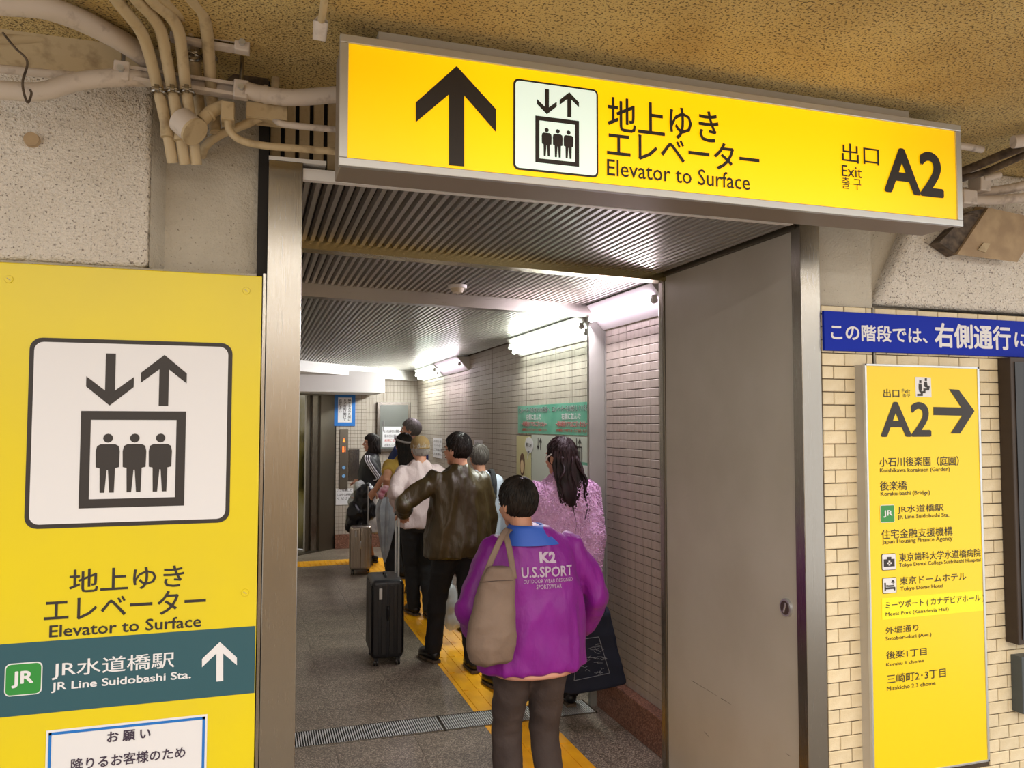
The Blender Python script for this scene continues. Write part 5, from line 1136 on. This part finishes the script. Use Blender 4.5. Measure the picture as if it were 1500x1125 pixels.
# black suitcase
def suitcase(name, label, c, w_, d_, h_, m_, ribs, yaw, handle_top, hx):
    o = empty(name, Vector((c[0], c[1], 0)), yaw); tag(o, label, 'suitcase'); zb = .055
    b = B(); b.box((-w_/2, -d_/2, zb), (w_/2, d_/2, zb+h_)); bmesh.ops.bevel(b.bm, geom=list(b.bm.edges), offset=.028, segments=4, affect='EDGES', profile=.5); b.build('shell', m_, o, smooth=True, local=True)
    q = B(); q.box((-.004, -d_/2-.0015, zb+.02), (.004, d_/2+.0015, zb+h_-.02)); q.build('zip', 'pipe_d' if m_ == 'silver' else 'charcoal', o, local=True)
    for side in (-1, 1):
        for k in range(ribs):
            x = -w_/2+w_*(k+.5)/ribs
            if abs(x) < .012: continue
            q = B(); q.box((x-w_/ribs*.28, side*(d_/2-.001), zb+.035), (x+w_/ribs*.28, side*(d_/2+.005), zb+h_-.035), .002); q.build('rib', m_, o, local=True)
        for k in range(6):
            y_ = -d_/2+d_*(k+.5)/6; q = B(); q.box((side*(w_/2-.001), y_-.02, zb+.035), (side*(w_/2+.005), y_+.02, zb+h_-.035), .002); q.build('rib', m_, o, local=True)
    for sx in (-1, 1):
        for sy in (-1, 1):
            x, y_ = sx*(w_/2-.035), sy*(d_/2-.04); q = B(); q.box((x-.016, y_-.02, .035), (x+.016, y_+.02, zb+.012), .004); wh = q.build('caster', 'case_black', o, local=True)
            for k in (-1, 1): q = B(); q.cyl((x+k*.004, y_, .024), (x+k*.016, y_, .024), .024, n=20); q.build('wheel', 'black_shoe', wh, smooth=True, local=True)
    q = B()
    for sy in (-.08, .08): q.tube([(hx, sy, zb+h_-.02), (hx, sy, handle_top)], .0075, 10)
    rd = q.build('telescopic_rod', 'aluminium', o, smooth=True, local=True, kind='stuff') if False else None
    for sy in (-.08, .08):
        q = B(); q.tube([(hx, sy, zb+h_-.02), (hx, sy, handle_top)], .0075, 10); q.build('telescopic_rod', 'aluminium', o, smooth=True, local=True)
    q = B(); q.tube(arc([(hx, -.085, handle_top-.01), (hx, -.075, handle_top+.012), (hx, 0, handle_top+.016), (hx, .075, handle_top+.012), (hx, .085, handle_top-.01)], 4), .012, 12); q.build('handle', 'case_black', o, smooth=True, local=True)
    q = B(); q.tube(arc([(0, -d_/2-.002, zb+h_*.66), (0, -d_/2-.026, zb+h_*.64), (0, -d_/2-.028, zb+h_*.52), (0, -d_/2-.002, zb+h_*.5)], 4), .007, 8); q.build('side_handle', 'aluminium' if m_ == 'silver' else 'case_black', o, smooth=True, local=True)
    q = B(); q.tube(arc([(-.0, -.07, zb+h_-.004), (0, -.05, zb+h_+.018), (0, .05, zb+h_+.018), (0, .07, zb+h_-.004)], 4), .008, 8); q.build('top_handle', 'case_black', o, smooth=True, local=True)
    q = B(); q.box((-w_*.28, -d_/2-.007, zb+h_*.76), (-w_*.18, -d_/2-.0045, zb+h_*.9), .001); q.build('badge', 'aluminium', o, local=True)
    return o
g = atZ(569, 977, 0)
suitcase('suitcase', 'black hard-shell carry-on suitcase standing left of the brown-coated man', (g.x, g.y+.20), .228, .38, .56, 'case_black', 4, R(-2), 1.06, .09)
g = atZ(527, 843, 0)
suitcase('suitcase', 'silver ribbed metal suitcase standing near the elevator', (g.x+.03, g.y+.22), .245, .38, .50, 'silver', 7, R(-6), 1.02, .085)
# black coat draped over the silver case, pale carrier bag
b = B()
for (x, y, D, r_) in ((533, 730, 9.5, .12), (522, 752, 9.45, .11), (515, 768, 9.42, .07), (538, 748, 9.5, .11), (541, 722, 9.5, .09), (527, 765, 9.48, .10)): b.ell(atD(x, y, D), (r_, r_*.8, r_*1.3))
me = remesh(b, .014, 4); wrinkle(me, .022, (9, 9, 6), 7, .8); link(me, 'draped_coat', mat('nylon_black', '0e0f14', .35), None, smooth='all', label='glossy black coat bundled over the top of the silver suitcase', cat='coat')
b = B(); 
for (x, y, r_) in ((527, 715, .07), (520, 735, .08), (515, 757, .07), (512, 772, .045)): b.ell(atD(x, y, 9.75), (r_, r_*.6, r_*1.4))
me = remesh(b, .013, 3); wrinkle(me, .016, (10, 10, 10), 9, .7); link(me, 'carrier_bag', mat('carrier_pale', 'aab0a8', .4), None, smooth='all', label='pale crumpled carrier bag held by the woman in the striped jacket', cat='bag')
# umbrella
ua, ub = atD(568, 728, 8.0), atD(563, 830, 7.95); um = empty('umbrella', ub); tag(um, 'folded pale translucent umbrella hanging point down behind the man in the cap', 'umbrella')
ax = (ub-ua); L_ = ax.length; b = B(); rr = []
for i in range(10):
    t = i/9; rad = .11*(1-t)**.8*(.55+.45*min(1, t*6))+.006; c_ = ua+ax*t*.94; rr.append([b.bm.verts.new(c_+Vector((math.cos(a)*rad*(1+.22*math.cos(8*a)), math.sin(a)*rad*.7*(1+.22*math.cos(8*a)), 0))) for a in [2*PI*k/48 for k in range(48)]])
b.bridge(rr, True); b.build('canopy', 'umbrella', um, smooth=True)
b = B(); b.tube([ua+ax*.9, ub], [.006, .004], 8); b.build('ferrule', 'black_shoe', um)
b = B(); b.tube([ua+Vector((0, 0, -.05)), ua+Vector((0, 0, .06))], .006, 8); b.build('shaft', 'aluminium', um)
b = B(); b.tube(arc([ua+Vector((0, 0, .05)), ua+Vector((0, 0, .12)), ua+Vector((-.03, 0, .15)), ua+Vector((-.06, 0, .12))], 4), .011, 10); b.build('umbrella_handle', 'cream', um, smooth=True)
b = B(); b.ell(atD(562, 718, 7.9), (.05, .03, .035)); b.ell(atD(558, 724, 7.9), (.035, .03, .045)); b.ell(atD(566, 712, 7.9), (.03, .02, .03)); me = remesh(b, .007, 2); wrinkle(me, .008, (20, 20, 20), 3, .8); link(me, 'cloth_pouch', mat('pouch_red', 'a8546a', .7, c2='d5b9c0', scale=16), None, smooth='all', label='pink and red cloth bundle in the hand above the folded umbrella', cat='pouch')
b = B(); b.tube([atD(660, 868, 6.38), atD(663, 830, 6.45), atD(668, 792, 6.58)], .008, 8); ph_ = b
# plastic bag near the brown-coated man's leg
b = B(); b.ell(atD(660, 885, 6.35), (.07, .05, .16)); b.ell(atD(664, 905, 6.35), (.08, .05, .10)); me = joined([remesh(b, .012, 2), ph_.mesh()]); wrinkle(me, .010, (12, 12, 8), 5, .9); link(me, 'plastic_bag', 'plastic', None, smooth='all', label='translucent white plastic bag beside the brown-coated man\'s legs', cat='bag')
